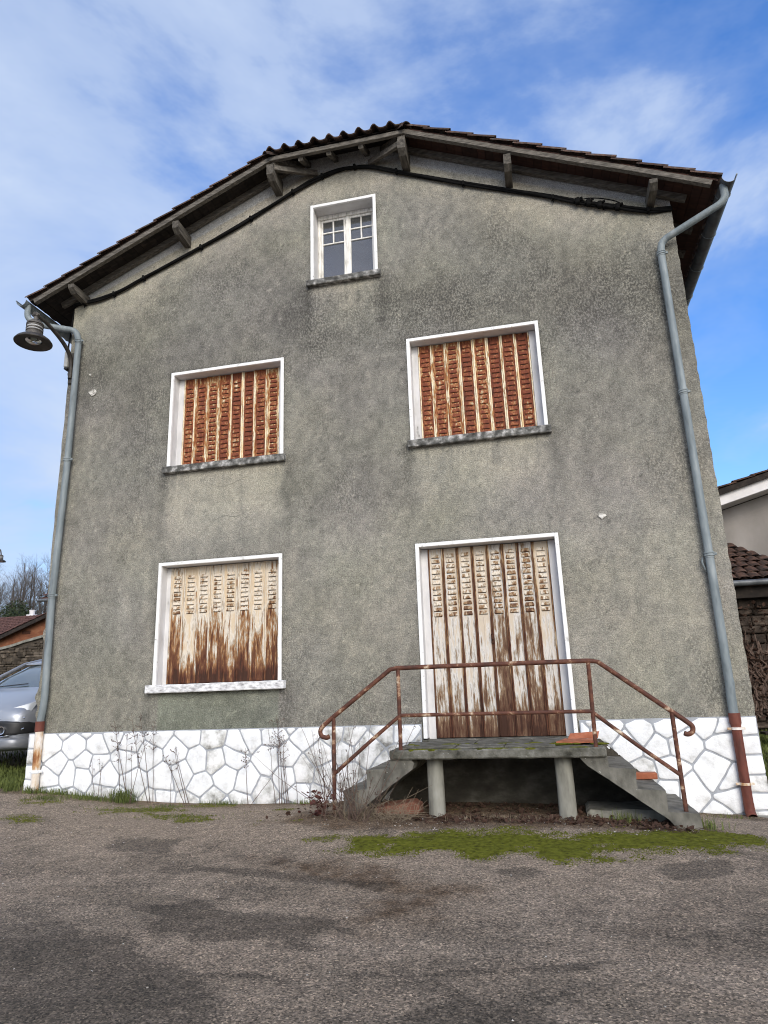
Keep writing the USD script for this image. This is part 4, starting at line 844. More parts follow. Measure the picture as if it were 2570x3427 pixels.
# cable bundle under the eaves
cb = thing('cable_bundle', 'sagging black cable bundle clipped along the wall below the eaves', 'cable', (XC, 0, 7.0))
cpts = [(-6.815, .02, 6.16), (-6.72, -.03, 6.18), (-6.35, -.035, 6.20), (-5.95, -.035, 6.30), (-5.566, -.03, 6.46), (-4.84, -.03, 6.74), (-4.072, -.03, 7.05), (-3.6, -.03, 7.27), (-3.05, -.03, 7.54), (-2.7, -.03, 7.68), (-2.30, -.03, 7.755), (-1.9, -.03, 7.71), (-1.346, -.03, 7.47), (-.6, -.03, 7.13), (.446, -.03, 6.70), (1.0, -.035, 6.46), (1.5, -.035, 6.26), (1.9, -.03, 6.13), (2.20, -.01, 6.10)]
pth = smooth_path(cpts, 10)
for k in range(3):
    q = pth.copy(); ph_ = np.arange(len(q)) * .13 + k * 2.1
    q[:, 1] += -.008 + .012 * np.cos(ph_); q[:, 2] += .016 * np.sin(ph_) + (.010 * np.sin(np.arange(len(q)) * .05 * (k + 1)))
    put('cable', tube(q, .019, 7), black_cable, cb, smooth=True)
for i in range(14, len(pth) - 3, 13):
    x, y, z = pth[i]; put('cable_clip', join([cbx(x - .018, x + .018, -.075, .0, z - .035, z + .032, .005), tube([(x, -.03, z - .03), (x + .006, -.04, z - .075)], .008, 5)]), black_cable, cb)
for x in (1.02, 1.16, 1.30, 1.52):
    z = float(np.interp(x, pth[:, 0], pth[:, 2])); put('cable_connector', join([cbx(x - .03, x + .03, -.11, -.03, z - .06, z + .03, .012), tube([(x - .05, -.08, z - .01), (x + .07, -.085, z + .02)], .016, 7)]), black_cable, cb)
put('loose_cable', tube(smooth_path([(.98, -.06, 6.44), (1.12, -.09, 6.44), (1.3, -.10, 6.40), (1.5, -.08, 6.33), (1.62, -.06, 6.24)], 8), .008, 6), black_cable, cb)

# ------------------------------------------------------------------ steps
ZS = -.531
st = thing('concrete_steps', 'mossy concrete landing on two round pillars with steps down both sides', 'steps', (-.53, -.65, -1.18))
slab = rough(cbx(-1.585, .516, -1.31, -.062, ZS - .088, ZS, .012), .009, 5, 3, 5)
put('landing', slab, slab_mat, st)
for (x0, x1, y0, y1) in ((-1.50, -.95, -1.20, -.75), (-.93, -.45, -1.22, -.72), (-.44, .05, -1.24, -.70), (-1.35, -.80, -.73, -.12), (-.78, -.2, -.70, -.10), (-.18, .40, -.68, -.14)):
    put('paving_slate', rough(cbx(x0, x1, y0, y1, ZS + .001, ZS + .014 + .006 * rng.random(), .004), .006, 6, int(100 * (x0 + 3)), 3), slab_mat, st)
cols_ = []
for x in (-1.157, .112):
    put('column', rough(tube([(x, -1.10, -1.30), (x, -1.10, -.9), (x - .004, -1.10, ZS - .085)], [.086, .083, .082], 24), .003, 6, 3), column_mat, st, smooth=40)
YS0, YS1 = -1.275, -.040
left = [(-1.37, -.62), (-1.585, -.62), (-1.588, -.712), (-1.832, -.715), (-1.836, -.90), (-2.080, -.908), (-2.078, -1.30), (-1.90, -1.09), (-1.60, -.87), (-1.36, -.712), (-1.34, -.66)]
put('stair_flight', rough(extrude_xz(Polygon(left), YS0, YS1), .007, 6, 12, 4), concrete, st)
rightp = [(.26, -.62), (.516, -.62), (.521, -.715), (.760, -.728), (.754, -.905), (1.0, -.918), (.996, -1.10), (1.265, -1.115), (1.29, -1.40), (1.10, -1.30), (1.0, -1.17), (.62, -.90), (.33, -.70)]
put('stair_flight', rough(extrude_xz(Polygon(rightp), YS0, YS1), .007, 6, 14, 4), concrete, st)
put('rubble_footing', rough(cbx(.30, 1.05, -.95, -.35, -1.32, -1.14, .03), .02, 4, 3, 4), column_mat, st)
mossclump = []
for k in range(34):
    x = rng.uniform(-1.5, .5); y = rng.choice([-1.30, -1.27, -1.0, -.8]) + rng.uniform(-.012, .05); sx, sy = rng.uniform(.02, .11), rng.uniform(.01, .03)
    ic = trimesh.creation.icosphere(1); v = np.array(ic.vertices) * [sx, sy, .012] + [x, y, ZS + (.012 if y > -1.2 else -.004)]; mossclump.append((v + .004 * (rng.random(v.shape) - .5), np.array(ic.faces)))
put('moss_cushions', join(mossclump), moss_mat, st, kind='stuff')

rl = thing('handrail', 'rusty tubular handrail with curled ends around the landing and steps', 'handrail', (-.53, -1.24, -1.1))
YR = -1.20
def hook(side):
    if side < 0: return [(-1.50, YR, .282), (-1.57, YR, .270), (-2.21, YR, -.200), (-2.315, YR, -.285), (-2.345, YR, -.335), (-2.325, YR, -.385), (-2.275, YR, -.398), (-2.245, YR, -.385)]
    return [(.44, YR, .275), (.53, YR, .262), (1.165, YR, -.235), (1.27, YR, -.318), (1.318, YR, -.365), (1.312, YR, -.415), (1.27, YR, -.435), (1.240, YR, -.425)]
topl = hook(-1)[::-1]; topr = hook(1)
path = np.vstack([smooth_path(topl[:-2], 5), np.array(topl[-2:]), [(-.53, YR - .0, .279)], np.array(topr[:2]), smooth_path(topr[2:], 5)])
put('top_rail', rough(tube(path, .0235, 12), .0025, 12, 2), rust_rail, rl, smooth=50)
put('middle_rail', rough(tube([(-1.487, YR, -.197), (-.9, YR, -.200), (-.3, YR, -.203), (.43, YR, -.205)], .0195, 10), .002, 12, 5), rust_rail, rl, smooth=50)
put('middle_rail', rough(tube([(-1.495, YR, -.205), (-1.8, YR, -.44), (-2.19, YR, -.752)], .0195, 10), .002, 12, 6), rust_rail, rl, smooth=50)
put('middle_rail', rough(tube([(.43, YR, -.215), (.8, YR, -.52), (1.155, YR, -.792)], .0195, 10), .002, 12, 7), rust_rail, rl, smooth=50)
for (x0, z0_, x1, z1_) in ((-1.487, ZS - .02, -1.487, .275), (.428, ZS - .02, .438, .268), (-2.200, -1.20, -2.196, -.205), (1.163, -1.14, 1.155, -.240)):
    put('post', rough(tube([(x0, YR, z0_), ((x0 + x1) / 2, YR, (z0_ + z1_) / 2), (x1, YR, z1_)], .0205, 10), .002, 12, int(abs(x0) * 10)), rust_rail, rl, smooth=50)

# loose things on and under the steps
lt = thing('loose_roof_tile', 'broken orange clay tile lying on the landing beside the right railing post', 'tile', (.30, -.5, ZS))
put('tile_body', rough(hull([(.06, -.95, ZS + .018), (.44, -.98, ZS + .018), (.46, -.55, ZS + .018), (.16, -.5, ZS + .018), (.06, -.95, ZS + .032), (.44, -.98, ZS + .032), (.46, -.55, ZS + .034), (.16, -.5, ZS + .034)]), .006, 8, 2, 3), terracotta, lt)
put('tile_shard', rough(hull([(.19, -.55, ZS + .036), (.50, -.55, ZS + .036), (.52, -.50, ZS + .10), (.22, -.50, ZS + .085), (.19, -.53, ZS + .036), (.50, -.53, ZS + .036), (.52, -.48, ZS + .10), (.22, -.48, ZS + .085)]), .006, 8, 3, 3), terracotta, lt)
put('red_brick', rough(cbx(.80, 1.04, -.55, -.42, -.905, -.845, .006), .004, 9, 4, 3), terracotta, label='small red brick left on the middle tread of the right steps', category='brick')
blk = thing('clay_block', 'dusty rounded terracotta block lying on the ground under the left steps', 'clay block', (-1.58, -.95, -1.16))
put('block_body', rough(hull([(x, y, z) for (x, y, z) in [(-1.80, -1.10, -1.19), (-1.37, -1.00, -1.19), (-1.78, -.88, -1.19), (-1.34, -.80, -1.19), (-1.80, -1.10, -1.10), (-1.77, -.88, -1.07), (-1.42, -1.02, -1.055), (-1.42, -.82, -1.04), (-1.36, -.98, -1.09), (-1.35, -.82, -1.08)]]), .008, 7, 5, 4), clay_dull, blk)

# ------------------------------------------------------------------ street lamps
_lathe = lathe
def lamp(label, c, foot, side):
    """c: centre of the shade's rim; foot: where the arm meets its support."""
    t_ = thing('street_lamp', label, 'street lamp', foot, 'old street lamps with round shades')
    x, y, z = c; K = .79
    def lathe(pr, ce, n=32): return _lathe([(q[0] * K, q[1] * K) for q in pr], np.array(c) + (np.array(ce) - np.array(c)) * K, n)
    put('shade', join([lathe([(.13, .20), (.135, .12), (.155, .105), (.235, .078), (.29, .035), (.322, -.012), (.318, -.024), (.305, -.012), (.23, .045), (.145, .060)], c, 40), lathe([(.145, .060), (.145, .012), (.305, -.012)], c, 40)]), lamp_metal, t_, smooth=35)
    put('globe', lathe([(.143, .02), (.125, -.002), (.09, -.022), (.05, -.034), (.002, -.038)], c, 28), lamp_glass, t_, smooth=True)
    put('bulb', lathe([(.002, .18), (.03, .17), (.035, .12), (.055, .09), (.05, .055), (.002, .03)], c, 16), lamp_white, t_, smooth=True)
    for zz in (.225, .285): put('louvre_ring', lathe([(.120, -.014), (.136, -.012), (.136, .012), (.120, .014)], (x, y, z + zz), 32), lamp_white, t_, smooth=35)
    put('lamp_body', join([lathe([(.13, .10), (.150, .10), (.140, .155), (.138, .20), (.134, .205), (.12, .205), (.12, .33)], c, 32)] + [lathe([(.13, -.012), (.146, -.010), (.146, .010), (.13, .012)], (x, y, z + q), 32) for q in (.205, .255, .31)] + [lathe([(.135, .33), (.148, .335), (.142, .37), (.10, .405), (.045, .42), (.038, .50), (.002, .50)], c, 32)]), lamp_cap, t_, smooth=35)
    top_ = (x, y, z + .395)
    return t_, top_
lc = np.array([-6.70, -.90, 5.06])
t_, tp = lamp('bronze wall lamp with round shade on a curved arm at the left house corner', lc, (-6.735, -.02, 5.2), 1)
arm = smooth_path([(-6.735, -.028, 4.90), (-6.735, -.030, 5.10), (-6.735, -.08, 5.26), (-6.73, -.24, 5.38), (-6.72, -.5, 5.465), (-6.71, -.72, 5.50), (-6.70, -.94, 5.50)], 6)
put('arm', rough(join([tube(arm, np.linspace(.036, .026, len(arm)), 12)]), .0, 5), lamp_metal, t_, smooth=45)
put('arm_knuckle', join([cbx(-6.735, -6.665, -.935, -.865, 5.46, 5.535, .018), tube([(-6.75, -.90, 5.50), (-6.65, -.90, 5.50)], .018, 8)]), lamp_cap, t_)
put('wall_plate', cbx(-6.775, -6.695, -.030, -.002, 4.82, 5.34, .006), lamp_metal, t_)
jb = thing('junction_box', 'narrow grey electric box on the house corner under the lamp arm', 'electric box', (-6.80, -.02, 5.2))
put('box_body', join([cbx(-6.845, -6.782, -.075, .06, 5.09, 5.36, .012)]), box_grey, jb)
put('box_foot', cbx(-6.84, -6.785, -.07, .055, 5.055, 5.09, .008), car_black, jb)
put('supply_conduit', tube(smooth_path([(-6.81, -.03, 5.36), (-6.815, -.03, 5.5), (-6.80, -.02, 5.8), (-6.80, -.0, 6.1)], 4), .012, 6), black_cable, jb)
put('round_cover', lathe([(.052, .0), (.052, .02), (.045, .028), (.002, .03)], (0, 0, 0), 20) if False else (lambda m: (np.stack([m[0][:, 0] - 6.745, -m[0][:, 2] - .002, m[0][:, 1] + 4.99], 1), m[1]))(lathe([(.052, .0), (.052, .02), (.045, .028), (.002, .03)], (0, 0, 0), 20)), plain_render, jb, smooth=35)
lc2 = np.array([-25.85, 20, 7.10])
gz = float(ground(-27.2, 20.0))
t_, tp = lamp('distant dark street lamp on a post at the left edge of the picture', lc2, (-27.2, 20.0, gz), 1)
put('pole', tube([(-27.2, 20, gz - .2), (-27.2, 20, 7.9)], [.09, .06], 12), lamp_metal, t_, smooth=45)
arm = smooth_path([(-27.2, 20, 7.0), (-27.1, 20, 7.5), (-26.7, 20, 7.85), (-26.3, 20, 7.85), (-25.95, 20, 7.70), (-25.85, 20, 7.48)], 6)
put('arm', tube(arm, .032, 10), lamp_metal, t_, smooth=45)

# ------------------------------------------------------------------ plants, litter
def weed(name, foot, tip, r, seed, head=.35, branch=10, mat=stalk_mat, bend=.05):
    rs = np.random.default_rng(seed); a, b = np.array(foot, float), np.array(tip, float)
    n = 12; s = np.linspace(0, 1, n)[:, None]; L = np.linalg.norm(b - a)
    p = a + (b - a) * s + np.stack([np.sin(s[:, 0] * 3.0 + rs.random() * 6) * bend * L * s[:, 0] * .6, np.sin(s[:, 0] * 2.2) * bend * L * (rs.random() - .5), 0 * s[:, 0]], 1)
    p += (rs.random(p.shape) - .5) * .006
    parts = [tube(p, np.linspace(r, r * .4, n), 5)]
    for k in range(branch):
        u = 1 - head * rs.random() ** 1.0; i = min(int(u * (n - 1)), n - 1); q = p[i]
        d = np.array([rs.normal(), rs.normal() * .6, rs.uniform(.4, 1.4)]); d /= np.linalg.norm(d); l_ = L * rs.uniform(.03, .11)
        e = q + d * l_
        parts.append(tube([q, q + d * l_ * .5 + [0, 0, .004], e], [r * .42, r * .35, r * .3], 4))
        for _ in range(3):
            c = e + (rs.random(3) - .5) * .022; ic = rs.random((4, 3)) - .5
            parts.append(hull(c + ic * .020)) if abs(np.linalg.det(ic[1:] - ic[0])) > .02 else None
    return parts
WEEDS = [((-5.705, -.12), (-5.81, -.652), 3), ((-5.611, -.12), (-5.646, -.634), 4), ((-5.640, -.16), (-5.60, -.70), 3), ((-5.356, -.12), (-5.427, -.439), 14), ((-5.25, -.10), (-5.517, -.197), 12), ((-5.242, -.14), (-5.29, -.36), 8), ((-5.114, -.25), (-5.16, -.50), 8), ((-5.12, -.28), (-4.95, -.45), 6),
         ((-4.957, -.12), (-5.265, -.102), 14), ((-4.93, -.12), (-5.101, -.106), 14), ((-4.901, -.10), (-4.944, -.211), 14), ((-4.456, -.12), (-4.772, -.607), 10), ((-4.43, -.12), (-4.617, -.552), 8), ((-4.402, -.10), (-4.64, -.53), 4), ((-4.66, -.10), (-4.67, -.80), 1),
         ((-3.601, -.15), (-3.66, -.555), 16), ((-3.466, -.45), (-3.117, -.768), 0), ((-3.227, -.2), (-3.351, -.341), 12), ((-3.20, -.15), (-3.261, -.331), 12), ((-3.178, -.14), (-3.237, -.181), 14), ((-3.14, -.13), (-3.24, -.45), 8), ((-3.115, -.14), (-3.18, -.41), 10), ((-3.10, -.13), (-3.14, -.60), 4), ((-3.091, -.12), (-3.30, -.27), 2), ((-3.0, -.10), (-3.0, -.95), 1),
         ((-2.605, -.15), (-2.70, -.424), 5), ((-2.62, -.2), (-2.667, -.50), 2), ((-2.64, -.12), (-2.80, -.37), 3)]
for k, ((x, y), (tx, tz), br) in enumerate(WEEDS):
    z = float(ground(x, y)) - .01; r_w = rng.uniform(.0032, .0050)
    put('dead_weed', join(weed('w', (x, y, z), (tx, y + rng.uniform(-.05, .02), tz), r_w if br < 12 else r_w * 1.15, 300 + k, branch=br)), stalk_mat, label='thin dead weed stalk standing against the white stone plinth', category='weed', group='dead weeds along the plinth')
# bramble by the left stair
sh = thing('dry_shrub', 'tangled bare brown shrub growing in front of the left steps', 'shrub', (-1.95, -1.45, -1.15))
stems = []
for k in range(46):
    a = np.array([-1.98 + rng.normal() * .13, -1.42 + rng.normal() * .06, 0]); a[2] = float(ground(a[0], a[1])) - .01
    h = rng.uniform(.22, .75) if k > 9 else rng.uniform(.65, 1.05)
    b = a + np.array([rng.normal() * .38 * h, rng.normal() * .12, h])
    stems += weed('s', a, b, rng.uniform(.0022, .0048), 500 + k, head=.7, branch=4 if k % 2 else 0, bend=.10)
put('stems', join(stems), stalk_mat, sh)
tangle = []
for k in range(150):
    a = np.array([rng.uniform(-2.15, -1.35), rng.uniform(-1.5, -1.2), 0]); a[2] = float(ground(a[0], a[1]))
    d = rng.normal(size=3) * [.16, .07, .10]; d[2] = abs(d[2]) + .02
    tangle.append(tube([a, a + d * .6 + [0, 0, .03], a + d * 1.2], [.0022, .002, .0012], 4))
put('tangle', join(tangle), twig_pale, sh)
def leaf(c, s, rs):
    n = rs.normal(size=3) * [.6, .6, 1]; n[2] = abs(n[2]) + .4; n /= np.linalg.norm(n); u = np.cross(n, rs.normal(size=3)); u /= np.linalg.norm(u); w_ = np.cross(n, u)
    P = [(-1, 0, 0), (-.4, .55, .18), (.35, .6, .05), (.8, .2, .2), (1.15, 0, .05), (.8, -.25, .25), (.3, -.6, .0), (-.45, -.5, .22), (0, 0, -.08)]
    v = np.array([c + s * (p[0] * u + p[1] * w_ + p[2] * n) for p in P]); return v, np.array([(i, (i + 1) % 8, 8) for i in range(8)])
rd = []
for k in range(46):
    c = np.array([-2.33 + rng.normal() * .07, -1.30 + rng.normal() * .05, 0]); c[2] = float(ground(c[0], c[1])) + rng.uniform(.01, .24); rd.append(leaf(c, rng.uniform(.02, .05), rng))
for k in range(5):
    a = np.array([-2.33 + rng.normal() * .03, -1.30, -1.16]); rd.append(tube([a, a + [rng.normal() * .05, rng.normal() * .03, .14], a + [rng.normal() * .09, rng.normal() * .05, .25]], .004, 4))
put('dead_dock_plant', join(rd), leaf_red, label='dark red withered leafy plant at the foot of the left railing post', category='plant')
lf = []
for k in range(1100):
    x = rng.uniform(-1.35, 1.15) if k % 4 else rng.uniform(-2.9, 1.3); y = rng.uniform(-1.42, -.2) if k % 3 else rng.uniform(-1.45, -1.15)
    lf.append(leaf(np.array([x, y, float(ground(x, y)) + .008 + .02 * rng.random()]), rng.uniform(.008, .026) * (1.9 if k % 7 == 0 else 1), rng))
for k in range(420):
    x, y = (rng.normal(-.95, .22), rng.normal(-1.28, .10)) if k % 3 == 0 else (rng.uniform(-2.3, 1.2), rng.uniform(-1.55, -1.1))
    a = np.array([x, y, float(ground(x, y)) + .004]); d = np.array([rng.normal() * .05, rng.normal() * .03, abs(rng.normal()) * .025]); lf.append(tube([a, a + d * .5 + [0, 0, .008], a + d], [.0022, .002, .0014], 3))
put('leaf_litter', join(lf), leaf_brown, kind='stuff', category='dead leaves', label='brown dead leaves scattered on the soil under the landing')
def blades(n, region, h, spread, seed, w=.004):
    rs = np.random.default_rng(seed); V, Fc = [], []
    pts = region(n, rs)
    z = ground(pts[:, 0], pts[:, 1])
    az_ = rs.random(len(pts)) * 6.283; L = h * rs.uniform(.4, 1.25, len(pts)); lean = spread * rs.random(len(pts))
    for k in range(len(pts)):
        d = np.array([math.cos(az_[k]), math.sin(az_[k]), 0]); s_ = np.array([-d[1], d[0], 0]) * w * (.7 + .6 * rs.random())
        a = np.array([pts[k, 0], pts[k, 1], z[k] - .006]); m = a + d * lean[k] * L[k] * .4 + [0, 0, L[k] * .62]; e = a + d * lean[k] * L[k] + [0, 0, L[k] * (1 - .35 * lean[k])]
        o = 5 * k; V += [a - s_, a + s_, m - s_ * .7, m + s_ * .7, e]; Fc += [(o, o + 1, o + 3), (o, o + 3, o + 2), (o + 2, o + 3, o + 4)]
    return np.array(V), np.array(Fc)
def clump(cx, cy, sx, sy): return lambda n, rs: np.stack([cx + rs.normal(size=n) * sx, np.minimum(cy + rs.normal(size=n) * sy, -.05)], 1)
def rect(x0, x1, y0, y1): return lambda n, rs: np.stack([rs.uniform(x0, x1, n), rs.uniform(y0, y1, n)], 1)
put('grass', join([blades(9000, rect(-10.5, -7.0, -.05, 1.1), .10, .8, 1, .006), blades(2500, rect(-12, -7.1, 1.1, 3.5), .10, .8, 5, .007), blades(20000, rect(2.4, 9, .3, 7), .11, .8, 2, .007), blades(5000, rect(2.35, 4.2, 1.0, 5.2), .12, .8, 3, .006)]), grass_mat, kind='stuff', category='grass', label='rough green grass growing on both sides behind the house corners')
tufts = [(300, -5.28, -.16, .09, .05, .19), (220, -5.65, -.20, .15, .06, .10), (150, -5.9, -.2, .12, .05, .07), (260, -6.2, -.40, .12, .06, .06), (200, -6.3, -.10, .15, .03, .10), (160, -6.62, -.14, .06, .03, .10), (140, -4.5, -.40, .12, .06, .05), (120, -3.95, -.10, .12, .02, .07), (200, -4.9, -.6, .3, .12, .035), (200, -4.0, -1.1, .3, .12, .03), (120, -6.95, -.1, .07, .05, .16), (110, .62, -1.05, .08, .08, .11), (90, 1.35, -1.2, .06, .05, .10), (60, 1.75, -.3, .12, .03, .05), (90, -2.9, -.1, .12, .02, .07), (260, -.6, -1.25, .25, .05, .06)]
mass = []
for k, (n, x, y, sx, sy, h) in enumerate(tufts):
    m = blades(n, clump(x, y, sx, sy), h, .9, 700 + k, .0032)
    if k == 0: put('grass_tuft', m, grass_mat, label='largest green grass tuft against the plinth left of the tall weed stalks', category='grass tuft')
    elif k == 15: put('grass_tuft', m, twig_pale, label='straw coloured dry grass tuft between the two round pillars', category='grass tuft')
    else: mass.append(m)
put('weedy_grass', join(mass), grass_mat, kind='stuff', category='grass', label='short weedy grass sprouting along the foot of the wall and steps')
pb = []
for k in range(300):
    x, y = rng.uniform(-5.5, 2.0), rng.uniform(-5.0, -.4)
    if k % 3 == 0: x, y = rng.uniform(-2.2, 1.2), rng.uniform(-1.75, -1.2)
    s_ = rng.uniform(.003, .007) * (1.7 if k % 9 == 0 else 1)
    pb.append(hull(np.array([x, y, float(ground(x, y)) + s_ * .35]) + (rng.random((9, 3)) - .5) * np.array([2.2, 2, 1.4]) * s_))
put('pebbles', join(pb), pebble_mat, kind='stuff', category='pebbles', label='small pale pebbles scattered over the asphalt')

# ------------------------------------------------------------------ left background: car, rubble wall, houses, trees
CXc, CYf = -8.32, .55
cg = -.80
def loft(rows, n=26, p=3.2):
    """rows: (y, half width, z low, z high); rounded box sections."""
    an = np.arange(n) * 2 * math.pi / n; V = []
    for y, hw, zl, zh in rows:
        c, s = np.cos(an), np.sin(an)
        V.append(np.stack([CXc + hw * np.sign(c) * np.abs(c) ** (2 / p), np.full(n, CYf + y), cg + (zl + zh) / 2 + (zh - zl) / 2 * np.sign(s) * np.abs(s) ** (2 / p)], 1))
    v = np.vstack(V); f = []
    for i in range(len(rows) - 1):
        for k in range(n):
            k2 = (k + 1) % n; f.append((i * n + k, i * n + k2, (i + 1) * n + k2, (i + 1) * n + k))
    f = [t3 for q in f for t3 in ((q[0], q[1], q[2]), (q[0], q[2], q[3]))]
    v = np.vstack([v, v[:n].mean(0), v[-n:].mean(0)]); o = (len(rows) - 1) * n
    for k in range(n): f += [(len(v) - 2, (k + 1) % n, k), (len(v) - 1, o + k, o + (k + 1) % n)]
    return v, np.array(f)[:, ::-1]
car = thing('parked_car', 'silver car parked nose out beyond the left corner of the house', 'car', (CXc, CYf + 2.1, cg))
put('body', loft([(-.02, .55, .48, .68), (.0, .70, .40, .76), (.05, .80, .30, .82), (.18, .86, .25, .90), (.5, .885, .22, 1.02), (.95, .89, .20, 1.13), (1.4, .89, .20, 1.16), (2.6, .89, .20, 1.12), (3.7, .88, .22, 1.08), (4.15, .84, .30, 1.02), (4.3, .76, .40, .92)], 36, 4.0), car_paint, car, smooth=40)
put('cabin_glass', loft([(.92, .70, 1.05, 1.10), (1.3, .72, 1.04, 1.32), (1.75, .69, 1.02, 1.54), (2.2, .68, 1.02, 1.63), (3.2, .68, 1.02, 1.62), (3.9, .66, 1.02, 1.45), (4.15, .64, 1.0, 1.12)], 36, 4.5), car_glass, car, smooth=40)
put('roof_panel', loft([(1.72, .60, 1.535, 1.562), (2.2, .66, 1.615, 1.655), (3.2, .66, 1.605, 1.645), (3.85, .63, 1.46, 1.50)], 30, 5), car_paint, car, smooth=40)
for s in (-1, 1):
    put('windscreen_pillar', tube([(CXc + s * .73, CYf + .88, cg + 1.10), (CXc + s * .715, CYf + 1.3, cg + 1.34), (CXc + s * .655, CYf + 1.75, cg + 1.55), (CXc + s * .63, CYf + 2.2, cg + 1.645)], .030, 8), car_paint, car, smooth=45)
    put('headlight', rough(hull([(CXc + s * x, CYf + y, cg + z) for x, y, z in [(.40, -.005, .70), (.44, .0, .76), (.60, .06, .80), (.80, .20, .87), (.86, .34, .92), (.84, .18, .74), (.80, .10, .69), (.62, .02, .67), (.5, .1, .75), (.8, .3, .8)]]), 0), lens_mat, car, smooth=30)
    put('fog_lamp', (lambda m: (np.stack([m[0][:, 0] + CXc + s * .58, m[0][:, 2] + CYf - .060, m[0][:, 1] + cg + .50], 1), m[1]))(lathe([(.040, .03), (.044, -.005), (.058, -.008), (.062, .08)], (0, 0, 0), 20)), chrome, car, smooth=40)
    put('mirror', cbx(CXc + s * .98 - .09, CXc + s * .98 + .09, CYf + 1.15, CYf + 1.27, cg + 1.12, cg + 1.27, .03), car_paint, car)
    for y in (.85, 3.45):
        ring = lambda pr: (lambda m: (np.stack([m[0][:, 2] + CXc + s * .80, m[0][:, 0] + CYf + y, m[0][:, 1] + cg + .31], 1), m[1]))(lathe(pr, (0, 0, 0), 24))
        wh = put('wheel', ring([(.20, -.10), (.29, -.10), (.31, -.07), (.31, .07), (.29, .10), (.20, .10)]), tyre_mat, car, smooth=40)
        put('rim', ring([(.21, s * .07), (.20, s * .085), (.16, s * .075), (.05, s * .09), (.001, s * .09)]), chrome, wh, smooth=40)
put('front_grille', loft([(-.045, .58, .435, .62), (-.03, .70, .42, .632), (.03, .80, .415, .636), (.16, .872, .42, .635), (.3, .885, .44, .61)], 36, 7), car_black, car, smooth=40)
for z in (.46, .51, .56): put('grille_slat', bx(CXc - .50, CXc + .50, CYf - .058, CYf - .044, cg + z, cg + z + .014), car_grey, car)
put('bumper', loft([(-.085, .62, .27, .37), (-.06, .74, .24, .40), (.0, .82, .22, .41), (.12, .88, .20, .42), (.4, .895, .19, .42)], 28, 4.5), car_grey, car, smooth=40)
put('bumper_trim', tube(smooth_path([(CXc - .80, CYf + .03, cg + .44), (CXc - .5, CYf - .06, cg + .405), (CXc, CYf - .085, cg + .395), (CXc + .5, CYf - .06, cg + .405), (CXc + .66, CYf - .02, cg + .43), (CXc + .84, CYf + .08, cg + .52)], 4), .010, 6), chrome, car, smooth=45)
put('bonnet_edge_trim', tube(smooth_path([(CXc - .82, CYf + .10, cg + .665), (CXc - .5, CYf - .01, cg + .655), (CXc, CYf - .045, cg + .65), (CXc + .5, CYf - .01, cg + .655), (CXc + .82, CYf + .10, cg + .665)], 4), .014, 6), chrome, car, smooth=45)
put('number_plate', cbx(CXc - .26, CXc + .26, CYf - .105, CYf - .088, cg + .31, cg + .42, .004), lamp_white, car)
put('wiper', tube([(CXc - .55, CYf + .96, cg + 1.15), (CXc + .05, CYf + 1.03, cg + 1.19)], .008, 5), car_black, car)

rw = thing('rubble_wall', 'old brown rubble stone wall rising behind the parked car', 'stone wall', (-17.5, 12.2, 0))
coping = lambda x: 2.03 + .195 * (x + 18.17)
xa, xb = -22.5, -14.5
put('wall_core', extrude_xz(Polygon([(xa, -1.5), (xb, -1.5), (xb, coping(xb) - .06), (xa, coping(xa) - .06)]), 12.06, 12.5), mortar_earth, rw)
put('coping', rough(hull([(x, y, coping(x) + dz) for x in (xa, xb) for y in (11.98, 12.55) for dz in (-.055, .03)]), .03, 1.4, 3, 5), column_mat, rw)
rs_, ns, small = random.Random(5), 0, []
z = -.9
row = 0
while z < 3:
    h = rs_.uniform(.05, .12); x = xa + rs_.uniform(0, .2)
    while x < xb:
        w_ = rs_.uniform(.10, .38)
        if z + h < coping(x) - .06 and z + h < coping(x + w_) - .06:
            m = rough(cbx(x, x + w_ - .018, 12.0 - rs_.uniform(0, .04), 12.10, z - rs_.uniform(0, .03), z + h - rs_.uniform(.0, .03), .018), .030, 4, row * 40 + int(x * 10) % 37)
            if -18.9 < x < -16.5 and z > .9 and ns < 230: put('stone', m, rubble, rw); ns += 1
            else: small.append(m)
        x += w_
    z += h; row += 1
put('rubble_stones', join(small), rubble, rw, kind='stuff')

def slope_tiles(c00, cu, cv, nu, nv, lift=.05):
    """Rows of half-round tiles over the plane c00 + u*cu + v*cv: u along the eave, v up the slope."""
    c00, cu, cv = (np.asarray(q, float) for q in (c00, cu, cv)); n = np.cross(cu, cv); n /= np.linalg.norm(n)
    if n[2] < 0: n = -n
    an = np.linspace(0, math.pi, 6); out = []
    for j in range(nv):
        for i in range(nu):
            o = c00 + cu * i / nu + cv * j / nv + n * (rng.random() * .012); du_, dv_ = cu / nu, cv * 1.15 / nv
            P = []
            for e in (0, 1):
                for a_ in an: P.append(o + du_ * (.5 - .5 * math.cos(a_)) * .97 + dv_ * e + n * (lift * math.sin(a_) + (.03 if e == 0 else 0)))
            q = [(k, k + 1, 7 + k, 6 + k) for k in range(5)]; out.append((np.array(P), np.array(q)))
    return join(out)
roof_far = noisy('red_brown_far_tile', [(.28, (.045, .022, .018)), (.5, (.105, .048, .036)), (.74, (.165, .085, .065))], (5, 5, 5), 8, .95, rnd=.0)
roof_moss = noisy('mossy_orange_tile', [(.28, (.016, .014, .010)), (.46, (.050, .028, .019)), (.60, (.098, .048, .030)), (.76, (.14, .115, .085))], (7, 7, 7), 8, .95)
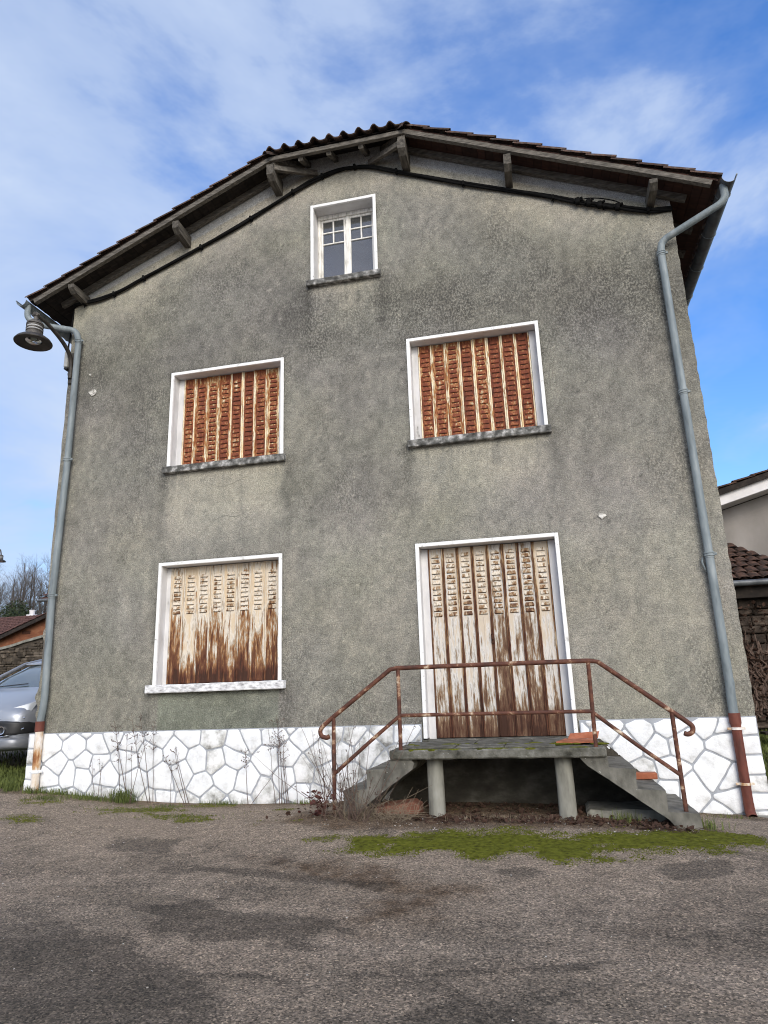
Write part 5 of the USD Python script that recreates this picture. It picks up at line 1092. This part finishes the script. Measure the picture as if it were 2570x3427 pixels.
# orange gabled outhouse: front at y = 20
oh = thing('orange_gabled_house', 'orange walled house with red brown roof edge above the rubble wall', 'house', (-24.3, 22, .8))
rk = lambda x: 3.412 + .367 * (x + 25.378)
x0, x1, xm = -30.0, -16.0, -20.5
put('wall', extrude_xz(Polygon([(x0, 0), (x1, 0), (x1, rk(xm) - .367 * (x1 - xm) - .10), (xm, rk(xm) - .10), (x0, rk(x0) - .10)]), 20.25, 27.0), orange_wall, oh)
put('roof', join([hull([(x, y, zf(x) + dz) for x in (a, b) for y in (19.95, 27.2) for dz in (-.12, .0)]) for a, b, zf in ((x0 - .4, xm, rk), (xm, x1 + .4, lambda x: rk(xm) - .367 * (x - xm)))]), roof_far, oh)
put('roof_tiles', join([slope_tiles((x0 - .4, 19.9, rk(x0 - .4) + .01), (0, 7.3, 0), (xm - x0 + .4, 0, rk(xm) - rk(x0 - .4)), 30, 30)]), roof_far, oh, kind='stuff')
put('verge_board', hull([(x, y, rk(x) + dz) for x in (x0 - .4, xm) for y in (19.90, 19.945) for dz in (-.20, -.02)]), board_dark, oh)
put('vent_opening', bx(-24.35, -23.9, 20.22, 20.26, rk(-24.1) - .42, rk(-24.1) - .27), slot_dark, oh)
th = thing('tiled_roof_house', 'house with wide red brown tiled roof and white chimney pot behind the orange one', 'house', (-32, 29, 1.5))
put('wall', bx(-42, -26, 25.0 + 3.2, 33, 0, 4.4), cream_wall, th)
put('roof', hull([(x, y, z_) for x in (-42.3, -25.8) for y, z_ in ((28, 4.30), (31, 5.78), (28, 4.42), (31, 5.88), (34, 4.3))]), roof_far, th)
put('roof_tiles', slope_tiles((-42.3, 27.95, 4.44), (16.5, 0, 0), (0, 3.05, 1.47), 70, 10), roof_far, th, kind='stuff')
put('chimney', join([cbx(-33.35, -32.85, 31.0, 31.5, 5.3, 6.05, .02), lathe([(.16, 0), (.18, .25), (.20, .27), (.20, .32), (.12, .32)], (-33.1, 31.25, 6.03), 14)]), white_soffit, th)
sd_ = thing('outbuilding', 'small tiled outbuilding whose eave just shows beside the left house corner', 'outbuilding', (-16.5, 15, .2))
put('wall', bx(-18.05, -14.0, 14.4, 18, -.5, 3.85), cream_wall, sd_)
put('roof', hull([(x, y, z_) for x in (-18.40, -13.8) for y, z_ in ((14.05, 3.98), (16.2, 4.9), (14.05, 4.05), (18.4, 3.98))]), roof_far, sd_)
put('roof_tiles', slope_tiles((-18.42, 14.0, 4.06), (4.6, 0, 0), (0, 2.2, .94), 20, 6), roof_far, sd_, kind='stuff')
put('gutter', tube([(-18.44, 13.95, 3.93), (-13.8, 13.95, 3.93)], .06, 10), zinc_dark, sd_, smooth=45)

def bare_tree(seed, h):
    rs = np.random.default_rng(seed); out = []
    n = 9; s = np.linspace(0, 1, n); p = np.stack([.12 * np.cumsum(rs.normal(size=n)) * .6, .12 * np.cumsum(rs.normal(size=n)) * .6, s * h], 1); p[0, :2] = 0
    trunk = tube(p, np.linspace(.14, .02, n), 7)
    def grow(a, d, L, r, lev):
        q = [a]; dd = d.copy()
        for k in range(3):
            dd = dd + rs.normal(size=3) * .16 + [0, 0, .14]; dd /= np.linalg.norm(dd); q.append(q[-1] + dd * L / 3)
        out.append(tube(q, np.linspace(r, r * .4, 4), 3 if lev > 0 else 4, caps=False))
        if lev < 2:
            for k in range(7 if lev == 0 else 5):
                b = q[1 + k % 3]; e = dd + rs.normal(size=3) * .55; e /= np.linalg.norm(e); grow(b, e, L * rs.uniform(.35, .6), r * .5, lev + 1)
    for k in range(44):
        u = .10 + .88 * k / 44; i = min(int(u * (n - 1)), n - 2); b = p[i] + (p[i + 1] - p[i]) * (u * (n - 1) - i)
        an = k * 2.4 + rs.random(); d = np.array([math.cos(an), math.sin(an), rs.uniform(.7, 1.7)]); d /= np.linalg.norm(d)
        grow(b, d, h * rs.uniform(.14, .26) * (1.2 - .6 * u), .035 * (1.2 - u), 0)
    return trunk, join(out)
spots = [(-49.3, 45, 8.6), (-47.3, 47, 8.2), (-45.3, 45.5, 8.0), (-43.6, 47, 8.4), (-51.5, 48, 8.4), (-41.2, 46, 8.3), (-48.3, 43, 7.0), (-46.0, 42.5, 6.6), (-44.2, 43, 6.8), (-53.5, 46, 8.6), (-39.0, 47, 8.5), (-50.4, 43.2, 6.9), (-46.6, 49, 9.2), (-48.8, 50, 9.0), (-45.0, 51, 9.3), (-43.0, 50, 8.8), (-50.8, 51, 9.2), (-47.8, 41, 6.2), (-45.1, 41.5, 6.0), (-43.2, 41, 6.3), (-49.6, 41.5, 6.0), (-46.3, 44, 7.4), (-44.6, 48.5, 8.8), (-47.0, 52, 9.4), (-42.3, 43.5, 7.2)]
protos = [bare_tree(40 + k, 8.0) for k in range(3)]
first = {}
for k, (x, y, h) in enumerate(spots):
    gz = float(ground(x, y))
    if k % 3 not in first:
        t_ = thing('bare_tree', 'leafless grey winter tree in the row on the slope behind the roofs', 'tree', (x, y, gz), 'bare trees on the slope')
        tr, cr = protos[k % 3]; o = np.array([x, y, gz - .1])
        put('trunk', (tr[0] + o, tr[1]), bark, t_, smooth=45); put('crown', (cr[0] + o, cr[1]), bark, t_)
        first[k % 3] = t_
    else:
        p_ = numbered('/World', 'bare_tree'); xf = UsdGeom.Xform.Define(stage, p_)
        xf.GetPrim().GetReferences().AddInternalReference(first[k % 3])
        xf.ClearXformOpOrder(); xf.AddTranslateOp().Set(Gf.Vec3d(x, y, gz + CZ)); xf.AddRotateZOp().Set(float(rng.uniform(0, 360))); xf.AddScaleOp().Set(Gf.Vec3f(1, 1, h / 8.0))
        xf.GetPrim().SetInstanceable(True)
        tag(xf.GetPrim(), label='leafless grey winter tree in the row on the slope behind the roofs', category='tree', group='bare trees on the slope')
def leaf_mass(c, rad, n, size, seed):
    rs = np.random.default_rng(seed); V, Fc = [], []
    blobs = [(np.array(c) + rs.normal(size=3) * np.array(rad) * .5, rs.uniform(.35, .65)) for _ in range(14)]
    for k in range(n):
        bc, br = blobs[k % 14]; d = rs.normal(size=3); d /= np.linalg.norm(d); p = bc + d * np.array(rad) * br * rs.uniform(.6, 1.05)
        u = rs.normal(size=3); u /= np.linalg.norm(u); w_ = np.cross(u, rs.normal(size=3)); w_ /= np.linalg.norm(w_); s_ = size * rs.uniform(.6, 1.4)
        o = 4 * k; V += [p - u * s_, p + w_ * s_ * .5, p + u * s_, p - w_ * s_ * .5]; Fc.append((o, o + 1, o + 2, o + 3))
    return np.array(V), np.array(Fc)
bz = float(ground(-38.6, 36))
bs = thing('evergreen_bush', 'round dark evergreen bush between the roofs and the bare trees', 'bush', (-38.6, 36, bz))
put('stem', tube([(-38.6, 36, bz - .2), (-38.6, 36, bz + 2.5)], [.12, .05], 8), bark, bs)
put('foliage', leaf_mass((-38.6, 36, 6.0), (1.9, 1.6, 1.3), 5200, .10, 3), bush_mat, bs)

# ------------------------------------------------------------------ right background: neighbour
nh = thing('neighbour_house', 'grey neighbour house with tiled lean-to seen past the right corner', 'house', (6.5, 9, -.6))
rz = lambda x: 3.965 + .285 * (x - 3.89)
put('wall', extrude_xz(Polygon([(2.9, -1.0), (11.8, -1.0), (11.8, rz(9.0) - .285 * 2.8 - .38), (9.0, rz(9.0) - .38), (2.9, rz(2.9) - .38)]), 7.15, 7.4), cream_wall, nh)
put('side_wall', bx(2.9, 3.2, 7.4, 14, -1.0, rz(2.9) - .40), cream_wall, nh)
for zf, a, b in ((rz, 2.5, 9.0), (lambda x: rz(9.0) - .285 * (x - 9.0), 9.0, 12.2)):
    put('roof', hull([(x, y, zf(x) + dz) for x in (a, b) for y in (6.55, 14.2) for dz in (-.10, -.02)]), roof_moss, nh)
    put('bargeboard', hull([(x, y, zf(x) + dz) for x in (a, b) for y in (6.52, 6.56) for dz in (-.14, -.02)]), board_dark, nh)
    put('fascia_board', hull([(x, y, zf(x) + dz) for x in (a, b) for y in (6.60, 6.64) for dz in (-.35, -.11)]), white_soffit, nh)
    put('soffit', hull([(x, y, zf(x) + dz) for x in (a, b) for y in (6.64, 7.15) for dz in (-.36, -.33)]), grey_soffit, nh)
put('roof_tiles', slope_tiles((2.4, 6.5, rz(2.4) - .02), (0, 7.7, 0), (6.6, 0, rz(9.0) - rz(2.4)), 34, 18), roof_moss, nh, kind='stuff')
put('gutter', tube([(2.42, 6.5, rz(2.4) - .06), (2.42, 14, rz(2.4) - .06)], .07, 10), zinc, nh, smooth=45)
# lean-to: front plane hipped down to the right
c0, c1, c2 = np.array([2.6, 5.0, 1.78]), np.array([4.78, 5.0, 1.78]), np.array([3.98, 6.78, 2.76])
put('lean_to_roof', join([hull([c0, c1, c2, (2.6, 6.78, 2.76), c0 - [0, 0, .08], c1 - [0, 0, .08], c2 - [0, 0, .08], (2.6, 6.78, 2.68)]), hull([c1, c2, (4.78, 7.1, 1.9), (3.98, 7.1, 2.8), c1 - [0, 0, .08], (4.78, 7.1, 1.82)])]), roof_moss, nh)
lt_rows = []
for j in range(7):
    v0 = j / 7; xe = c1[0] + (c2[0] - c1[0]) * v0; w_ = xe - 2.6; nt = max(2, int(w_ / .19))
    lt_rows.append(slope_tiles((2.6, 4.95 + 1.78 * v0, 1.80 + .98 * v0), (w_, 0, 0), (0, 1.78 / 7, .98 / 7), nt, 1, .045))
for row_ in lt_rows: put('lean_to_tile_course', row_, roof_moss, nh)
put('hip_flashing', tube([c1 + [0, 0, .05], c2 + [0, 0, .05]], .045, 8), grey_soffit, nh, smooth=45)
put('lean_to_gutter', tube([(2.5, 4.90, 1.755), (6.2, 4.90, 1.755)], .055, 10), zinc_dark, nh, smooth=45)
put('lean_to_wall', bx(2.7, 4.7, 5.35, 5.6, -1.2, 1.72), mortar_earth, nh)
put('lean_to_wall', bx(4.7, 9.0, 5.9, 6.2, -1.2, 1.60), mortar_earth, nh)
put('lean_to_lintel', bx(2.7, 6.2, 5.02, 5.20, 1.50, 1.72), board_dark, nh)
z = -.75; row = 0
while z < 1.45:
    h = rs_.uniform(.10, .2); x = 2.8
    while x < 4.6:
        w_ = rs_.uniform(.16, .42)
        put('wall_stone', rough(cbx(x, min(x + w_ - .02, 4.69), 5.28 - rs_.uniform(0, .05), 5.40, z, z + h - .018, .02), .018, 5, row * 31 + int(x * 10)), rubble_dark, nh); x += w_
    z += h; row += 1
iv = thing('bare_ivy', 'dry tangled ivy stems climbing the dark stone wall of the lean-to', 'ivy', (3.9, 5.2, -.6))
ivs = []
for k in range(60):
    a = np.array([rng.uniform(3.2, 4.5), 5.22, -.65 + rng.random() * .3]); q = [a]
    for _ in range(7): q.append(q[-1] + np.array([rng.normal() * .10, rng.normal() * .02, rng.uniform(.05, .28)]))
    q = np.array(q); q[:, 2] = np.minimum(q[:, 2], 1.5); ivs.append(tube(smooth_path(q, 3), .010 + .012 * rng.random(), 5))
put('stems', join(ivs), stalk_mat, iv)
put('dead_leaves', join([leaf(np.array([rng.uniform(3.1, 4.6), 5.20 - rng.random() * .08, rng.uniform(-.6, 1.45)]), rng.uniform(.03, .06), rng) for _ in range(420)]), leaf_brown, iv)
bn = thing('plank_bench', 'low dark plank bench on the grass at the right picture edge', 'bench', (4.0, 4.0, -.9))
gb = float(ground(4.0, 4.0))
put('seat', cbx(3.30, 4.7, 3.85, 4.15, gb + .16, gb + .20, .005), board_dark, bn)
for x in (3.42, 4.55): put('leg', cbx(x, x + .08, 3.9, 4.1, gb - .05, gb + .158, .005), board_dark, bn)
